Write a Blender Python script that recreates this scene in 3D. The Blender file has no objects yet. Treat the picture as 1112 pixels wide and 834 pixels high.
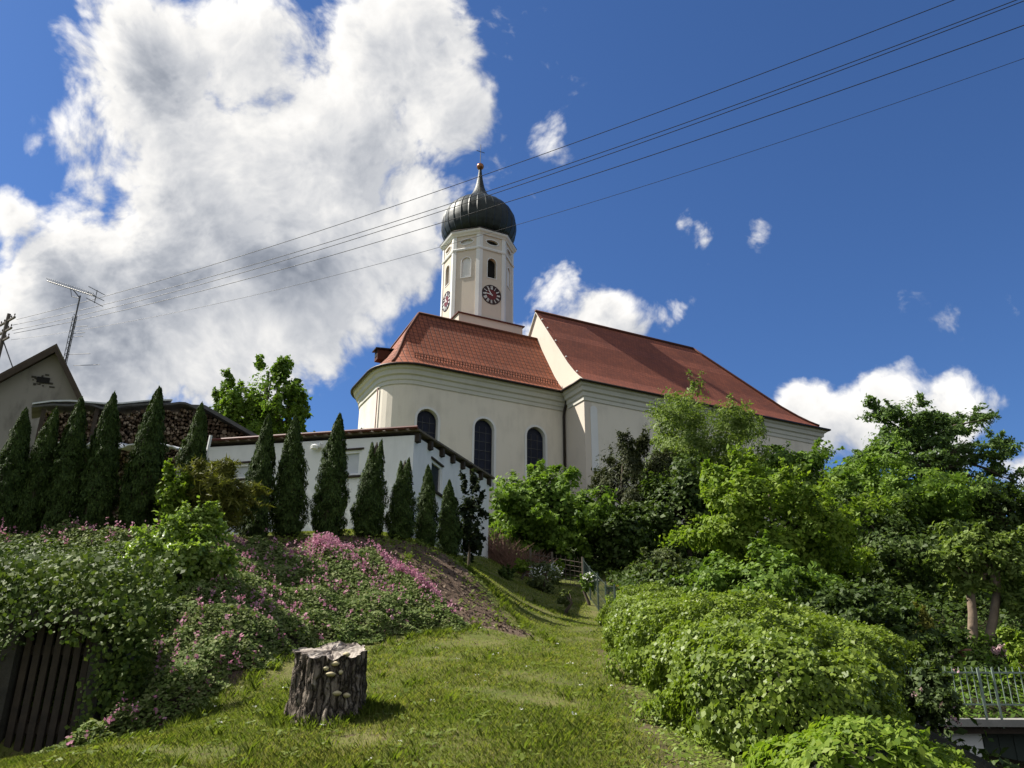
import bpy, bmesh, math, random
import numpy as np
from mathutils import Vector, Matrix
R = math.radians
random.seed(7); rng = np.random.default_rng(7)
sc = bpy.context.scene
col = sc.collection

# ------------------------------------------------------------------ camera
F = 880.0; PITCH = R(21.45); ROLL = R(.29); EYE = np.array([0, 0, 1.6])
FW = np.array([0, math.cos(PITCH), math.sin(PITCH)])
UP0 = np.array([0, -math.sin(PITCH), math.cos(PITCH)]); RI0 = np.array([1., 0, 0])
RI = RI0*math.cos(ROLL) + UP0*math.sin(ROLL); UP = UP0*math.cos(ROLL) - RI0*math.sin(ROLL)
cd = bpy.data.cameras.new('camera'); cam = bpy.data.objects.new('camera', cd); col.objects.link(cam)
cd.sensor_fit = 'HORIZONTAL'; cd.sensor_width = 36; cd.lens = 36*F/1112; cd.clip_start = .05; cd.clip_end = 3000
m = Matrix.Identity(4)
for i, a in enumerate((RI, UP, -FW)):
    for j in range(3): m[j][i] = a[j]
m.translation = Vector(EYE); cam.matrix_world = m; sc.camera = cam

def ray(x, y): return FW + RI*((x-556)/F) + UP*((417-y)/F)
def at(x, y, Y):
    r = ray(x, y); return r*(Y/r[1]) + EYE
def plane(x, y, p, n):
    r = ray(x, y); return EYE + r*(((np.array(p)-EYE)@n)/(r@n))
def mpp(p): return float((np.array(p)-EYE)@FW)/F          # metres per photo pixel at p

# ------------------------------------------------------------------ render / light
sc.render.engine = 'CYCLES'
sc.cycles.use_denoising = True
sc.cycles.max_bounces = 7; sc.cycles.diffuse_bounces = 3; sc.cycles.glossy_bounces = 3
sc.cycles.transmission_bounces = 4; sc.cycles.transparent_max_bounces = 6
sc.cycles.sample_clamp_indirect = 6
sc.view_settings.view_transform = 'Standard'; sc.view_settings.look = 'None'
sc.view_settings.exposure = 1.0; sc.view_settings.gamma = 1
SUN_EL = 50.; SUN_AZ = 168.                 # azimuth from +x, counter-clockwise
sd = np.array([math.cos(R(SUN_AZ))*math.cos(R(SUN_EL)), math.sin(R(SUN_AZ))*math.cos(R(SUN_EL)), math.sin(R(SUN_EL))])
sl = bpy.data.lights.new('sun', 'SUN'); so = bpy.data.objects.new('sun', sl); col.objects.link(so)
sl.energy = 5.0; sl.angle = R(.53); sl.color = (1, .94, .84)
so.rotation_euler = Vector(sd).to_track_quat('Z', 'Y').to_euler(); so.location = (-30, 0, 40)
SKY = .10

class NT:
    def __init__(s, nt): s.nt = nt
    def n(s, t, **k):
        o = s.nt.nodes.new(t)
        for a, b in k.items(): setattr(o, a, b)
        return o
    def l(s, a, b): s.nt.links.new(a, b)
    def put(s, sock, v):
        if isinstance(v, bpy.types.NodeSocket): s.l(v, sock)
        else: sock.default_value = v
    def math(s, op, a, b=0., c=0., clamp=False):
        o = s.n('ShaderNodeMath', operation=op, use_clamp=clamp)
        for i, v in enumerate((a, b, c)): s.put(o.inputs[i], v)
        return o.outputs[0]
    def vm(s, op, a, b=(0, 0, 0), scale=None):
        o = s.n('ShaderNodeVectorMath', operation=op)
        s.put(o.inputs[0], a); s.put(o.inputs[1], b)
        if scale is not None: s.put(o.inputs['Scale'], scale)
        return o.outputs['Value'] if op in ('DOT_PRODUCT', 'LENGTH') else o.outputs[0]
    def noise(s, vec, scale, detail=6, rough=.55, dist=0., out=0):
        o = s.n('ShaderNodeTexNoise'); s.l(vec, o.inputs['Vector'])
        o.inputs['Scale'].default_value = scale; o.inputs['Detail'].default_value = detail
        o.inputs['Roughness'].default_value = rough; o.inputs['Distortion'].default_value = dist
        return o.outputs[out]
    def mix(s, f, a, b, mode='MIX'):
        o = s.n('ShaderNodeMix', data_type='RGBA', blend_type=mode)
        s.put(o.inputs[0], f); s.put(o.inputs[6], a if isinstance(a, bpy.types.NodeSocket) else (*a, 1)[:4])
        s.put(o.inputs[7], b if isinstance(b, bpy.types.NodeSocket) else (*b, 1)[:4]); return o.outputs[2]
    def ramp(s, f, stops):
        o = s.n('ShaderNodeValToRGB'); s.l(f, o.inputs[0]); e = o.color_ramp.elements
        while len(e) < len(stops): e.new(.5)
        for i, (p, c) in enumerate(stops): e[i].position = p; e[i].color = (*c, 1)
        return o.outputs[0]
    def maprange(s, v, a, b, c=0., d=1., smooth=True):
        o = s.n('ShaderNodeMapRange'); o.interpolation_type = 'SMOOTHSTEP' if smooth else 'LINEAR'
        s.put(o.inputs[0], v)
        for i, q in enumerate((a, b, c, d)): o.inputs[i+1].default_value = q
        return o.outputs[0]

# ------------------------------------------------------------------ world: sky with clouds
w = bpy.data.worlds.new('World'); sc.world = w; w.use_nodes = True
W = NT(w.node_tree); w.node_tree.nodes.clear()
sky = W.n('ShaderNodeTexSky', sky_type='NISHITA', sun_disc=False)
sky.sun_elevation = R(SUN_EL); sky.sun_rotation = R(90-SUN_AZ)
sky.air_density = 1.0; sky.dust_density = .3; sky.ozone_density = 2.0
tc = W.n('ShaderNodeTexCoord')
D = W.vm('NORMALIZE', tc.outputs['Generated'])
# clouds: (photo-pixel direction x, y, radius px, weight)
CL = [(75, 150, 55, .8), (70, 305, 85, .95), (150, 395, 105, 1), (330, 375, 70, .85), (0, 385, 80, .9), (165, 85, 95, 1), (270, 75, 85, 1), (430, 50, 85, 1), (480, 125, 62, 1), (360, 165, 120, 1.1), (215, 190, 120, 1),
      (95, 200, 62, .85), (310, 275, 130, 1.2), (190, 300, 110, 1.1), (425, 240, 85, 1), (250, 365, 120, 1), (130, 385, 95, .8),
      (18, 232, 42, .85), (15, 345, 55, .7), (60, 400, 60, .7), (535, 172, 26, .8), (515, 205, 30, .7), (592, 152, 22, .9), (612, 170, 14, .8),
      (605, 330, 32, .95), (655, 345, 42, .95), (700, 352, 24, .85), (575, 352, 22, .8),
      (960, 450, 62, 1.0), (885, 452, 50, .95), (1035, 445, 46, .95), (1000, 470, 60, 1), (745, 243, 16, .8), (762, 256, 12, .7), (820, 253, 15, .85), (1110, 515, 50, .85),
      (575, 212, 12, .7), (345, 350, 50, .75), (655, 275, 9, .6), (735, 338, 9, .7)]
def dirs(x, y):
    d = ray(x, y); return d/np.linalg.norm(d)
blobs = []
for (x, y, r, wt) in CL:
    d = dirs(x, y); e = dirs(x+r*.7, y); e2 = dirs(x, y+r*.7)
    ang = 1.12*.5*(math.acos(min(1, d@e)) + math.acos(min(1, d@e2)))/.7
    blobs.append((tuple(d), ang*(1.9 if r < 34 else 1.22), wt*(1 if r > 34 else -.74)))
for (az, el, ang, wt) in [(-15, 55, .5, 1.5), (-50, 20, .4, 1.4), (-85, 30, .5, 1.5), (-140, 50, .5, 1.4), (-120, 70, .4, 1.3), (-70, 10, .35, 1.4), (-30, 28, .4, 1.4), (-20, 40, .35, 1.1), (-60, 35, .45, 1.2), (-95, 48, .4, 1.1), (-130, 30, .4, 1.1), (-165, 28, .35, 1), (-75, 68, .3, .9), (-35, 15, .3, 1), (-110, 12, .3, 1), (200, 15, .25, .8)]:  # unseen clouds behind the camera, added to brighten the shaded facade
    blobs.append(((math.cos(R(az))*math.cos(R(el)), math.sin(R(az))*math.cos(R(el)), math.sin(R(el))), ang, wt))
g = bpy.data.node_groups.new('cloud_density', 'ShaderNodeTree')
g.interface.new_socket('Dir', in_out='INPUT', socket_type='NodeSocketVector')
g.interface.new_socket('Density', in_out='OUTPUT', socket_type='NodeSocketFloat')
G = NT(g); gi = G.n('NodeGroupInput'); go = G.n('NodeGroupOutput')
dv = gi.outputs[0]
acc = None
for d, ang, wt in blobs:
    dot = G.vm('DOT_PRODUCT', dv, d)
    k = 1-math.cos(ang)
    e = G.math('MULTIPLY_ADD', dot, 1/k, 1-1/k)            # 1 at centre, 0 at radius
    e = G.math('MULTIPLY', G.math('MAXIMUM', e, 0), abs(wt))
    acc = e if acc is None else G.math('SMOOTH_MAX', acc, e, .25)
warp = G.vm('SCALE', G.vm('SUBTRACT', G.noise(dv, 5, 2, .5, 0, 1), (.5, .5, .5)), scale=.11)
q = G.vm('ADD', dv, warp)
f1 = G.noise(q, 6.5, 9, .62)
b1 = G.math('ABSOLUTE', G.math('SUBTRACT', G.noise(q, 9., 1.5, .5), .5))        # billows: round puffs, sharp creases
b2 = G.math('ABSOLUTE', G.math('SUBTRACT', G.noise(q, 22., 2, .5), .5))
b3 = G.math('ABSOLUTE', G.math('SUBTRACT', G.noise(q, 55., 2, .5), .5))
bil = G.math('ADD', G.math('MULTIPLY', b1, 1.5), G.math('ADD', G.math('MULTIPLY', b2, .8), G.math('MULTIPLY', b3, .45)))
s = G.math('MULTIPLY_ADD', G.math('SUBTRACT', f1, .5), 2.5, G.math('MULTIPLY_ADD', acc, 1.45, -.42))
s = G.math('MULTIPLY_ADD', G.math('SUBTRACT', bil, .24), 1.0, s)
G.l(s, go.inputs[0])
def dens(v):
    o = W.n('ShaderNodeGroup'); o.node_tree = g; W.l(v, o.inputs[0]); return o.outputs[0]
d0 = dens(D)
sunv = W.vm('SCALE', W.vm('SUBTRACT', tuple(sd), D), scale=.045)
d1 = dens(W.vm('NORMALIZE', W.vm('ADD', D, sunv)))
alpha = W.maprange(d0, .16, .62)
thick = W.maprange(d0, .55, 1.45)
lit = W.maprange(W.math('SUBTRACT', d0, d1), -.42, .38, smooth=False)
pat = W.maprange(W.noise(W.vm('ADD', D, (.3, .1, .2)), 3.6, 3, .5), .34, .66)
shade = W.math('MULTIPLY', thick, W.math('MULTIPLY_ADD', pat, .42, .17))        # grey undersides where the cloud is thick
br = W.math('SUBTRACT', W.math('MULTIPLY_ADD', lit, .38, .70), shade)
ccol = W.mix(W.maprange(br, .35, .95, smooth=False), (.66, .74, .90), (1.0, .985, .96))
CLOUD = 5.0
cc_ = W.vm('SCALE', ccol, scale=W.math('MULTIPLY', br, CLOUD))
skc = W.mix(1.0, sky.outputs[0], (.275, .405, .60), 'MULTIPLY')
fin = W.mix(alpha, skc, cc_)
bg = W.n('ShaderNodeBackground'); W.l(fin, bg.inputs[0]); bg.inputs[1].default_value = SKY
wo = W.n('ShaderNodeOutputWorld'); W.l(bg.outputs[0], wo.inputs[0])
w.cycles.sampling_method = 'MANUAL'; w.cycles.sample_map_resolution = 512

# ------------------------------------------------------------------ materials
def newmat(name):
    mt = bpy.data.materials.new(name); mt.use_nodes = True
    t = NT(mt.node_tree); p = mt.node_tree.nodes['Principled BSDF']
    return mt, t, p
def mat(name, c1, c2=None, scale=4., rough=.8, bump=0., bscale=None, metal=0., spec=.3, detail=6, c3=None):
    mt, t, p = newmat(name); p.inputs['Roughness'].default_value = rough; p.inputs['Metallic'].default_value = metal
    p.inputs['Specular IOR Level'].default_value = spec
    co = t.n('ShaderNodeTexCoord').outputs['Object']
    if c2 is None: c2 = tuple(x*.8 for x in c1)
    f = t.noise(co, scale, detail, .6)
    st = [(.3, c1), (.7, c2)] if c3 is None else [(.3, c1), (.52, c2), (.7, c3)]
    t.l(t.ramp(f, st), p.inputs['Base Color'])
    if bump:
        b = t.n('ShaderNodeBump'); b.inputs['Strength'].default_value = bump; b.inputs['Distance'].default_value = .02
        t.l(t.noise(co, bscale or scale*4, 6, .6), b.inputs['Height']); t.l(b.outputs[0], p.inputs['Normal'])
    return mt
def leafmat(name, stops, trans=.35, rough=.55, spec=.18, patch=None, tint=(1.25, 1.35, .55)):
    """stops: colours over the random-per-leaf value; the colour also drifts slowly through the plant"""
    mt, t, p = newmat(name); p.inputs['Roughness'].default_value = rough; p.inputs['Specular IOR Level'].default_value = spec
    ge = t.n('ShaderNodeNewGeometry'); co = t.n('ShaderNodeTexCoord').outputs['Object']
    v = t.math('MULTIPLY_ADD', t.noise(co, patch or 1.2, 3), .7, t.math('MULTIPLY', ge.outputs['Random Per Island'], .65))
    v = t.math('MULTIPLY_ADD', t.n('ShaderNodeObjectInfo').outputs['Random'], .16, t.math('SUBTRACT', v, .23))
    n_ = len(stops); c = t.ramp(v, [((i+.5)/n_, s_) for i, s_ in enumerate(stops)])
    t.l(c, p.inputs['Base Color'])
    tr = t.n('ShaderNodeBsdfTranslucent'); t.l(t.mix(1., c, tint, 'MULTIPLY'), tr.inputs[0])
    mx = t.n('ShaderNodeMixShader'); mx.inputs[0].default_value = trans
    t.l(p.outputs[0], mx.inputs[1]); t.l(tr.outputs[0], mx.inputs[2])
    t.l(mx.outputs[0], mt.node_tree.nodes['Material Output'].inputs[0]); return mt
def plaster(name, c, stain=.12, scale=.5):
    mt, t, p = newmat(name); p.inputs['Roughness'].default_value = .9; p.inputs['Specular IOR Level'].default_value = .15
    co = t.n('ShaderNodeTexCoord').outputs['Object']
    mp = t.n('ShaderNodeMapping'); t.l(co, mp.inputs[0]); mp.inputs['Scale'].default_value = (1, 1, .25)
    f = t.noise(mp.outputs[0], scale*3, 7, .62); f2 = t.noise(co, scale, 4)
    v = t.math('MULTIPLY', t.math('ADD', f, f2), .5)
    c2 = tuple(x*(1-stain*2.2) for x in c); c3 = tuple(min(.9, x*(1+stain*.3)) for x in c)
    t.l(t.ramp(v, [(.32, c2), (.5, c), (.68, c3)]), p.inputs['Base Color'])
    b = t.n('ShaderNodeBump'); b.inputs['Strength'].default_value = .12; b.inputs['Distance'].default_value = .01
    t.l(t.noise(co, 30, 4), b.inputs['Height']); t.l(b.outputs[0], p.inputs['Normal']); return mt
def tiles(name, cols, tw=.18, th=.17, bump=.6, lichen=None, off=.5):
    mt, t, p = newmat(name); p.inputs['Roughness'].default_value = .75; p.inputs['Specular IOR Level'].default_value = .25
    uv = t.n('ShaderNodeUVMap').outputs[0]
    br = t.n('ShaderNodeTexBrick', offset=off); t.l(uv, br.inputs[0])
    br.inputs['Scale'].default_value = 1; br.inputs['Brick Width'].default_value = tw; br.inputs['Row Height'].default_value = th
    br.inputs['Mortar Size'].default_value = .012 if off else .035; br.inputs['Mortar Smooth'].default_value = .6
    br.inputs['Color1'].default_value = (*cols[0], 1); br.inputs['Color2'].default_value = (*cols[1], 1)
    br.inputs['Mortar'].default_value = (*[x*.35 for x in cols[0]], 1)
    co = t.n('ShaderNodeTexCoord').outputs['Object']
    v = t.ramp(t.noise(co, .35, 7, .65), [(.3, (.72, .70, .70)), (.7, (1.2, 1.15, 1.1))])
    c = t.mix(1., br.outputs[0], v, 'MULTIPLY')
    sp = t.maprange(t.noise(co, 2.2, 8, .7), .56, .75)
    c = t.mix(t.math('MULTIPLY', sp, .5), c, cols[2])
    if lichen: c = t.mix(t.maprange(t.noise(co, 1.1, 8, .7), .5, .68), c, lichen)
    t.l(c, p.inputs['Base Color'])
    sx = t.n('ShaderNodeSeparateXYZ'); t.l(uv, sx.inputs[0])
    saw = t.math('FRACT', t.math('DIVIDE', sx.outputs[1], th))
    h = t.math('MULTIPLY_ADD', br.outputs[1], -.6, t.math('SUBTRACT', 1, saw))
    b = t.n('ShaderNodeBump'); b.inputs['Strength'].default_value = bump; b.inputs['Distance'].default_value = .03
    t.l(h, b.inputs['Height']); t.l(b.outputs[0], p.inputs['Normal']); return mt

M = {}
M['plaster'] = plaster('cream_plaster', (.67, .615, .53), .09)
M['plaster_pink'] = plaster('pale_plaster', (.58, .51, .435), .05)
M['white_trim'] = plaster('white_trim', (.66, .655, .65), .05)
M['grey_trim'] = plaster('cornice_paint', (.53, .515, .46), .06)
M['shed_white'] = plaster('shed_whitewash', (.74, .74, .74), .06, 1.2)
M['grey_render'] = plaster('weathered_render', (.20, .19, .18), .28, .8)
M['tiles'] = tiles('red_roof_tiles', [(.215, .066, .036), (.165, .052, .031), (.11, .045, .033)], .22, .26, .35)
M['tiles_new'] = tiles('chancel_roof_tiles', [(.26, .080, .037), (.20, .062, .032), (.13, .052, .032)], .30, .36, .9, None, 0.)
M['tiles_old'] = tiles('old_roof_tiles', [(.075, .055, .042), (.055, .045, .038), (.09, .08, .06)], .25, .3, .8, (.09, .085, .05))
M['gutter'] = mat('dark_copper', (.022, .018, .016), (.035, .026, .02), 3, .5, metal=.4)
M['glass'] = mat('leaded_glass', (.008, .010, .019), (.015, .019, .036), 2.5, .3, .15, 12, spec=.12)
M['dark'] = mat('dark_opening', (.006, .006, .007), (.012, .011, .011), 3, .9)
M['dome'] = mat('dome_sheet', (.008, .011, .0105), (.019, .026, .024), 1.2, .5, .1, 5, metal=.2, c3=(.006, .007, .007))
M['gold'] = mat('aged_copper_ball', (.34, .15, .07), (.22, .09, .05), 6, .35, metal=.8)
M['iron'] = mat('grey_iron', (.10, .10, .10), (.06, .06, .06), 8, .55, metal=.5)
M['clock_dark'] = mat('clock_black', (.022, .008, .008), (.034, .012, .01), 3, .5)
M['clock_red'] = mat('clock_red', (.14, .014, .016), (.10, .012, .013), 3, .5)
M['white_paint'] = mat('white_paint', (.80, .80, .78), (.72, .72, .70), 5, .55)
M['coping'] = mat('red_sheet_coping', (.12, .035, .026), (.08, .026, .022), 3, .6)
M['wood_dark'] = mat('dark_beam', (.035, .026, .02), (.055, .042, .032), 6, .85)
M['wood_grey'] = mat('weathered_wood', (.16, .13, .10), (.09, .075, .06), 7, .9, .4)
M['felt'] = mat('bitumen_felt', (.06, .06, .062), (.11, .11, .11), 3, .85, .4)
M['sheet_white'] = mat('white_sheet', (.55, .57, .60), (.42, .44, .46), 3, .5)
M['log'] = mat('split_firewood', (.17, .095, .055), (.08, .048, .032), 9, .9, .5, c3=(.26, .18, .11))
M['log_end0'] = mat('firewood_ends', (.17, .115, .075), (.075, .05, .036), 9, .9, .3, c3=(.24, .18, .13))
M['bark'] = mat('tree_bark', (.09, .07, .052), (.045, .036, .028), 6, .95, .7, 14)
M['bark_pale'] = mat('pale_bark', (.24, .18, .13), (.13, .10, .075), 5, .95, .6, 14)
M['twig'] = mat('red_brown_twigs', (.27, .15, .11), (.15, .085, .065), 8, .9)
M['rail'] = mat('grey_green_rail_paint', (.26, .32, .27), (.20, .26, .22), 6, .5, metal=.2)
M['wire_green'] = mat('green_wire', (.05, .075, .06), (.035, .05, .042), 5, .5)
M['concrete'] = mat('concrete', (.30, .29, .27), (.20, .195, .18), 3, .9, .3)
M['door_green'] = mat('dark_green_door', (.018, .030, .024), (.026, .04, .032), 3, .5)
M['stone'] = mat('old_stone', (.055, .05, .042), (.03, .028, .024), 5, .95, .8)
M['slat'] = mat('old_door_slats', (.05, .038, .028), (.025, .02, .016), 7, .9, .4)
M['fungus'] = mat('bracket_fungus', (.50, .44, .28), (.38, .31, .18), 12, .7)
M['wire'] = mat('cable_black', (.02, .02, .022), None, 3, .5)
M['terracotta'] = mat('terracotta', (.24, .12, .08), (.18, .09, .06), 6, .8)
M['timber_pole'] = mat('pole_timber', (.10, .085, .075), (.06, .052, .046), 5, .9)

M['core'] = mat('core_filler', (.012, .018, .008), (.022, .022, .012), 5, .95)  # dark filler colour for the added light-blocking cores
mt, t, p = newmat('firewood_ends_mixed'); p.inputs['Roughness'].default_value = .9; p.inputs['Specular IOR Level'].default_value = .1
ge = t.n('ShaderNodeNewGeometry'); co = t.n('ShaderNodeTexCoord').outputs['Object']
c = t.ramp(ge.outputs['Random Per Island'], [(.05, (.045, .032, .025)), (.35, (.10, .068, .047)), (.65, (.17, .12, .082)), (.95, (.27, .215, .16))])
t.l(t.mix(.5, c, t.ramp(t.noise(co, 25, 5), [(.3, (.3, .3, .3)), (.7, (1.1, 1.1, 1.1))]), 'MULTIPLY'), p.inputs['Base Color']); M['log_end'] = mt; M['log'] = mt
L = {}
L['thuja'] = leafmat('thuja_foliage', [(0.025, 0.044, 0.011), (0.039, 0.067, 0.015), (0.069, 0.106, 0.023)], .15, .65, .12)
L['maple'] = leafmat('maple_leaves', [(0.067, 0.124, 0.022), (0.112, 0.188, 0.028), (0.168, 0.251, 0.041)])
L['lime'] = leafmat('bright_leaves', [(0.097, 0.165, 0.018), (0.151, 0.229, 0.025), (0.215, 0.286, 0.040)], .4)
L['willow'] = leafmat('willow_leaves', [(0.102, 0.153, 0.035), (0.146, 0.204, 0.047), (0.197, 0.254, 0.065)], .35)
L['dark'] = leafmat('dark_leaves', [(0.032, 0.055, 0.012), (0.051, 0.085, 0.018), (0.081, 0.121, 0.024)], .3)  # leaf colour lowered to stand in for shade beneath taller trees
L['yew'] = leafmat('yew_needles', [(0.025, 0.037, 0.015), (0.043, 0.053, 0.020), (0.069, 0.077, 0.027)], .15, .6, .2)
L['walnut'] = leafmat('walnut_leaves', [(0.060, 0.106, 0.032), (0.092, 0.150, 0.044), (0.127, 0.196, 0.060)], .35)
L['ivy'] = leafmat('hedge_ivy', [(.10, .150, .020), (.155, .215, .028), (.22, .28, .045)], .32, .45, .22, 2.)
L['ivy_dark'] = leafmat('ground_ivy', [(0.041, 0.069, 0.014), (0.071, 0.109, 0.021), (0.127, 0.167, 0.037)], .3, .55, .12, 1.6)
L['bright'] = leafmat('round_shrub_leaves', [(0.111, 0.175, 0.032), (0.175, 0.261, 0.044), (0.253, 0.332, 0.070)], .35, .45, .4, 3)
L['lamium'] = leafmat('lamium_leaves', [(0.069, 0.112, 0.025), (0.131, 0.175, 0.050), (0.213, 0.237, 0.106)], .25, .6, .06, 3.)
L['pink'] = leafmat('lamium_flowers', [(.36, .12, .20), (.46, .19, .29), (.48, .28, .34)], .3, .6, .2, 4, tint=(1, 1, 1))
L['gold'] = leafmat('golden_juniper', [(0.081, 0.089, 0.019), (0.128, 0.132, 0.029), (0.187, 0.183, 0.047)], .3, .6, .1, 2)
L['olive'] = leafmat('grey_green_leaves', [(0.076, 0.103, 0.038), (0.118, 0.145, 0.055), (0.158, 0.186, 0.083)], .3)
L['redleaf'] = leafmat('holly_leaves', [(.014, .022, .013), (.024, .034, .018), (.038, .048, .025)], .2, .75, .04)
L['rose'] = leafmat('rose_leaves', [(0.048, 0.078, 0.026), (0.078, 0.114, 0.036), (0.108, 0.144, 0.048)], .3)
L['white'] = leafmat('white_petals', [(.60, .60, .55), (.72, .72, .68), (.78, .78, .74)], .3, tint=(1, 1, 1))
L['yellow'] = leafmat('yellow_orange_petals', [(.42, .26, .05), (.48, .32, .06), (.38, .2, .05)], .3, tint=(1, 1, 1))
L['palepink'] = leafmat('pale_pink_petals', [(.50, .30, .32), (.60, .40, .42), (.62, .48, .46)], .3, tint=(1, 1, 1))
L['grass'] = leafmat('grass_blades', [(.085, .135, .019), (.138, .190, .032), (.195, .228, .050), (.27, .255, .10)], .35, .6, .10, .9)
L['tuft'] = leafmat('tuft_grass', [(.095, .135, .020), (.135, .18, .028), (.18, .215, .045)], .4, .55, .15, 2)

# ------------------------------------------------------------------ object helpers
def tag(o, label=None, cat=None, group=None, kind=None):
    if label: o['label'] = label
    if cat: o['category'] = cat
    if group: o['group'] = group
    if kind: o['kind'] = kind
    return o
def empty(name, loc, label=None, cat=None, group=None):
    o = bpy.data.objects.new(name, None); o.location = tuple(map(float, loc)); o.empty_display_size = .2
    col.objects.link(o); return tag(o, label, cat, group)
def rootloc(o):
    p = np.zeros(3)
    while o is not None: p = p + np.array(o.location); o = o.parent
    return p
class MB:
    def __init__(s): s.v = []; s.f = []; s.uv = []; s.mi = []; s.m = 0
    def add(s, vs, fs, uvs=None):
        b = len(s.v); s.v += [tuple(map(float, v)) for v in vs]
        for i, f in enumerate(fs):
            s.f.append([b+k for k in f]); s.mi.append(s.m)
            s.uv.append(uvs[i] if uvs else None)
        return s
    def box(s, c, size, ax=None):
        c = np.array(c, float); ax = np.eye(3) if ax is None else np.array(ax, float); h = np.array(size)/2
        vs = [c + ax[0]*h[0]*i + ax[1]*h[1]*j + ax[2]*h[2]*k for i in (-1, 1) for j in (-1, 1) for k in (-1, 1)]
        return s.add(vs, [(0, 1, 3, 2), (4, 6, 7, 5), (0, 4, 5, 1), (2, 3, 7, 6), (0, 2, 6, 4), (1, 5, 7, 3)])
    def tube(s, pts, r, n=6, cap=True):
        pts = [np.array(p, float) for p in pts]; rr = r if hasattr(r, '__len__') else [r]*len(pts)
        vs = []; fs = []
        for i, p in enumerate(pts):
            t = pts[min(i+1, len(pts)-1)] - pts[max(i-1, 0)]; t /= np.linalg.norm(t)+1e-9
            a = np.cross(t, [0, 0, 1.] if abs(t[2]) < .9 else [1., 0, 0]); a /= np.linalg.norm(a); b = np.cross(t, a)
            for k in range(n):
                th = 2*math.pi*k/n; vs.append(p + rr[i]*(a*math.cos(th)+b*math.sin(th)))
        for i in range(len(pts)-1):
            for k in range(n): fs.append((i*n+k, i*n+(k+1) % n, (i+1)*n+(k+1) % n, (i+1)*n+k))
        if cap: fs += [tuple(range(n))[::-1], tuple(range((len(pts)-1)*n, len(pts)*n))]
        return s.add(vs, fs)
    def lathe(s, c, prof, n=24, rf=None):
        c = np.array(c, float); vs = []; fs = []
        for (r, z) in prof:
            for k in range(n):
                th = 2*math.pi*k/n; q = r*(rf(th, z) if rf else 1)
                vs.append(c+[q*math.cos(th), q*math.sin(th), z])
        for i in range(len(prof)-1):
            for k in range(n): fs.append((i*n+k, i*n+(k+1) % n, (i+1)*n+(k+1) % n, (i+1)*n+k))
        fs += [tuple(range(n))[::-1], tuple(range((len(prof)-1)*n, len(prof)*n))]
        return s.add(vs, fs)
    def prism(s, poly, d):
        """poly: 3-D outline, extruded by vector d"""
        n = len(poly); p = [np.array(q, float) for q in poly]; d = np.array(d, float)
        vs = p + [q+d for q in p]
        return s.add(vs, [tuple(range(n))[::-1], tuple(range(n, 2*n))] + [(i, (i+1) % n, n+(i+1) % n, n+i) for i in range(n)])
    def loft(s, rings, closed=True, cap=True, uv=None):
        n = len(rings[0]); vs = [p for r in rings for p in r]; fs = []; uvs = [] if uv else None
        for i in range(len(rings)-1):
            for k in range(n if closed else n-1):
                q = (i*n+k, i*n+(k+1) % n, (i+1)*n+(k+1) % n, (i+1)*n+k); fs.append(q)
                if uv: uvs.append([uv[x // n][x % n] for x in q])
        if cap and closed:
            fs += [tuple(range(n))[::-1], tuple(range((len(rings)-1)*n, len(rings)*n))]
            if uv: uvs += [None, None]
        return s.add(vs, fs, uvs)
    def build(s, name, mats, parent=None, smooth=False, fix=True, loc=None):
        base = rootloc(parent) if parent is not None else np.array(loc if loc is not None else (0, 0, 0), float)
        me = bpy.data.meshes.new(name)
        me.from_pydata([tuple(np.array(v)-base) for v in s.v], [], s.f)
        for mm in (mats if isinstance(mats, (list, tuple)) else [mats]): me.materials.append(mm)
        if any(s.mi): me.polygons.foreach_set('material_index', s.mi)
        if any(u is not None for u in s.uv):
            ul = me.uv_layers.new(name='UVMap')
            for p, u in zip(me.polygons, s.uv):
                if u:
                    for li, c in zip(p.loop_indices, u): ul.data[li].uv = c
        if fix:
            bm = bmesh.new(); bm.from_mesh(me); bmesh.ops.recalc_face_normals(bm, faces=bm.faces); bm.to_mesh(me); bm.free()
        if smooth: me.polygons.foreach_set('use_smooth', [True]*len(me.polygons))
        o = bpy.data.objects.new(name, me); col.objects.link(o)
        if parent is not None: o.parent = parent
        else: o.location = tuple(base)
        return o
def cut(o, cutter):
    """subtract a closed MB (same parent space) from o; the cutter is thrown away"""
    tmp = cutter.build('cutter', [o.data.materials[0]], o.parent)
    bpy.context.view_layer.update()
    md = o.modifiers.new('b', 'BOOLEAN'); md.operation = 'DIFFERENCE'; md.object = tmp; md.solver = 'EXACT'
    dg = bpy.context.evaluated_depsgraph_get(); me = bpy.data.meshes.new_from_object(o.evaluated_get(dg))
    o.modifiers.clear(); old = o.data; o.data = me; bpy.data.meshes.remove(old)
    bpy.data.objects.remove(tmp)
def fastmesh(name, V, quads, mt, parent=None, loc=None, tri=False):
    base = rootloc(parent) if parent is not None else np.array(loc if loc is not None else (0, 0, 0), float)
    k = 3 if tri else 4
    V = (np.asarray(V, np.float32)-base.astype(np.float32)); Q = np.asarray(quads, np.int32)
    me = bpy.data.meshes.new(name); me.vertices.add(len(V)); me.vertices.foreach_set('co', V.ravel())
    me.loops.add(Q.size); me.loops.foreach_set('vertex_index', Q.ravel())
    me.polygons.add(len(Q)); me.polygons.foreach_set('loop_start', np.arange(0, Q.size, k, dtype=np.int32))
    me.polygons.foreach_set('loop_total', np.full(len(Q), k, np.int32))
    me.materials.append(mt); me.update(calc_edges=True)
    o = bpy.data.objects.new(name, me); col.objects.link(o)
    if parent is not None: o.parent = parent
    else: o.location = tuple(base)
    return o
def unit(a): return a/(np.linalg.norm(a, axis=-1, keepdims=True)+1e-9)
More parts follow.
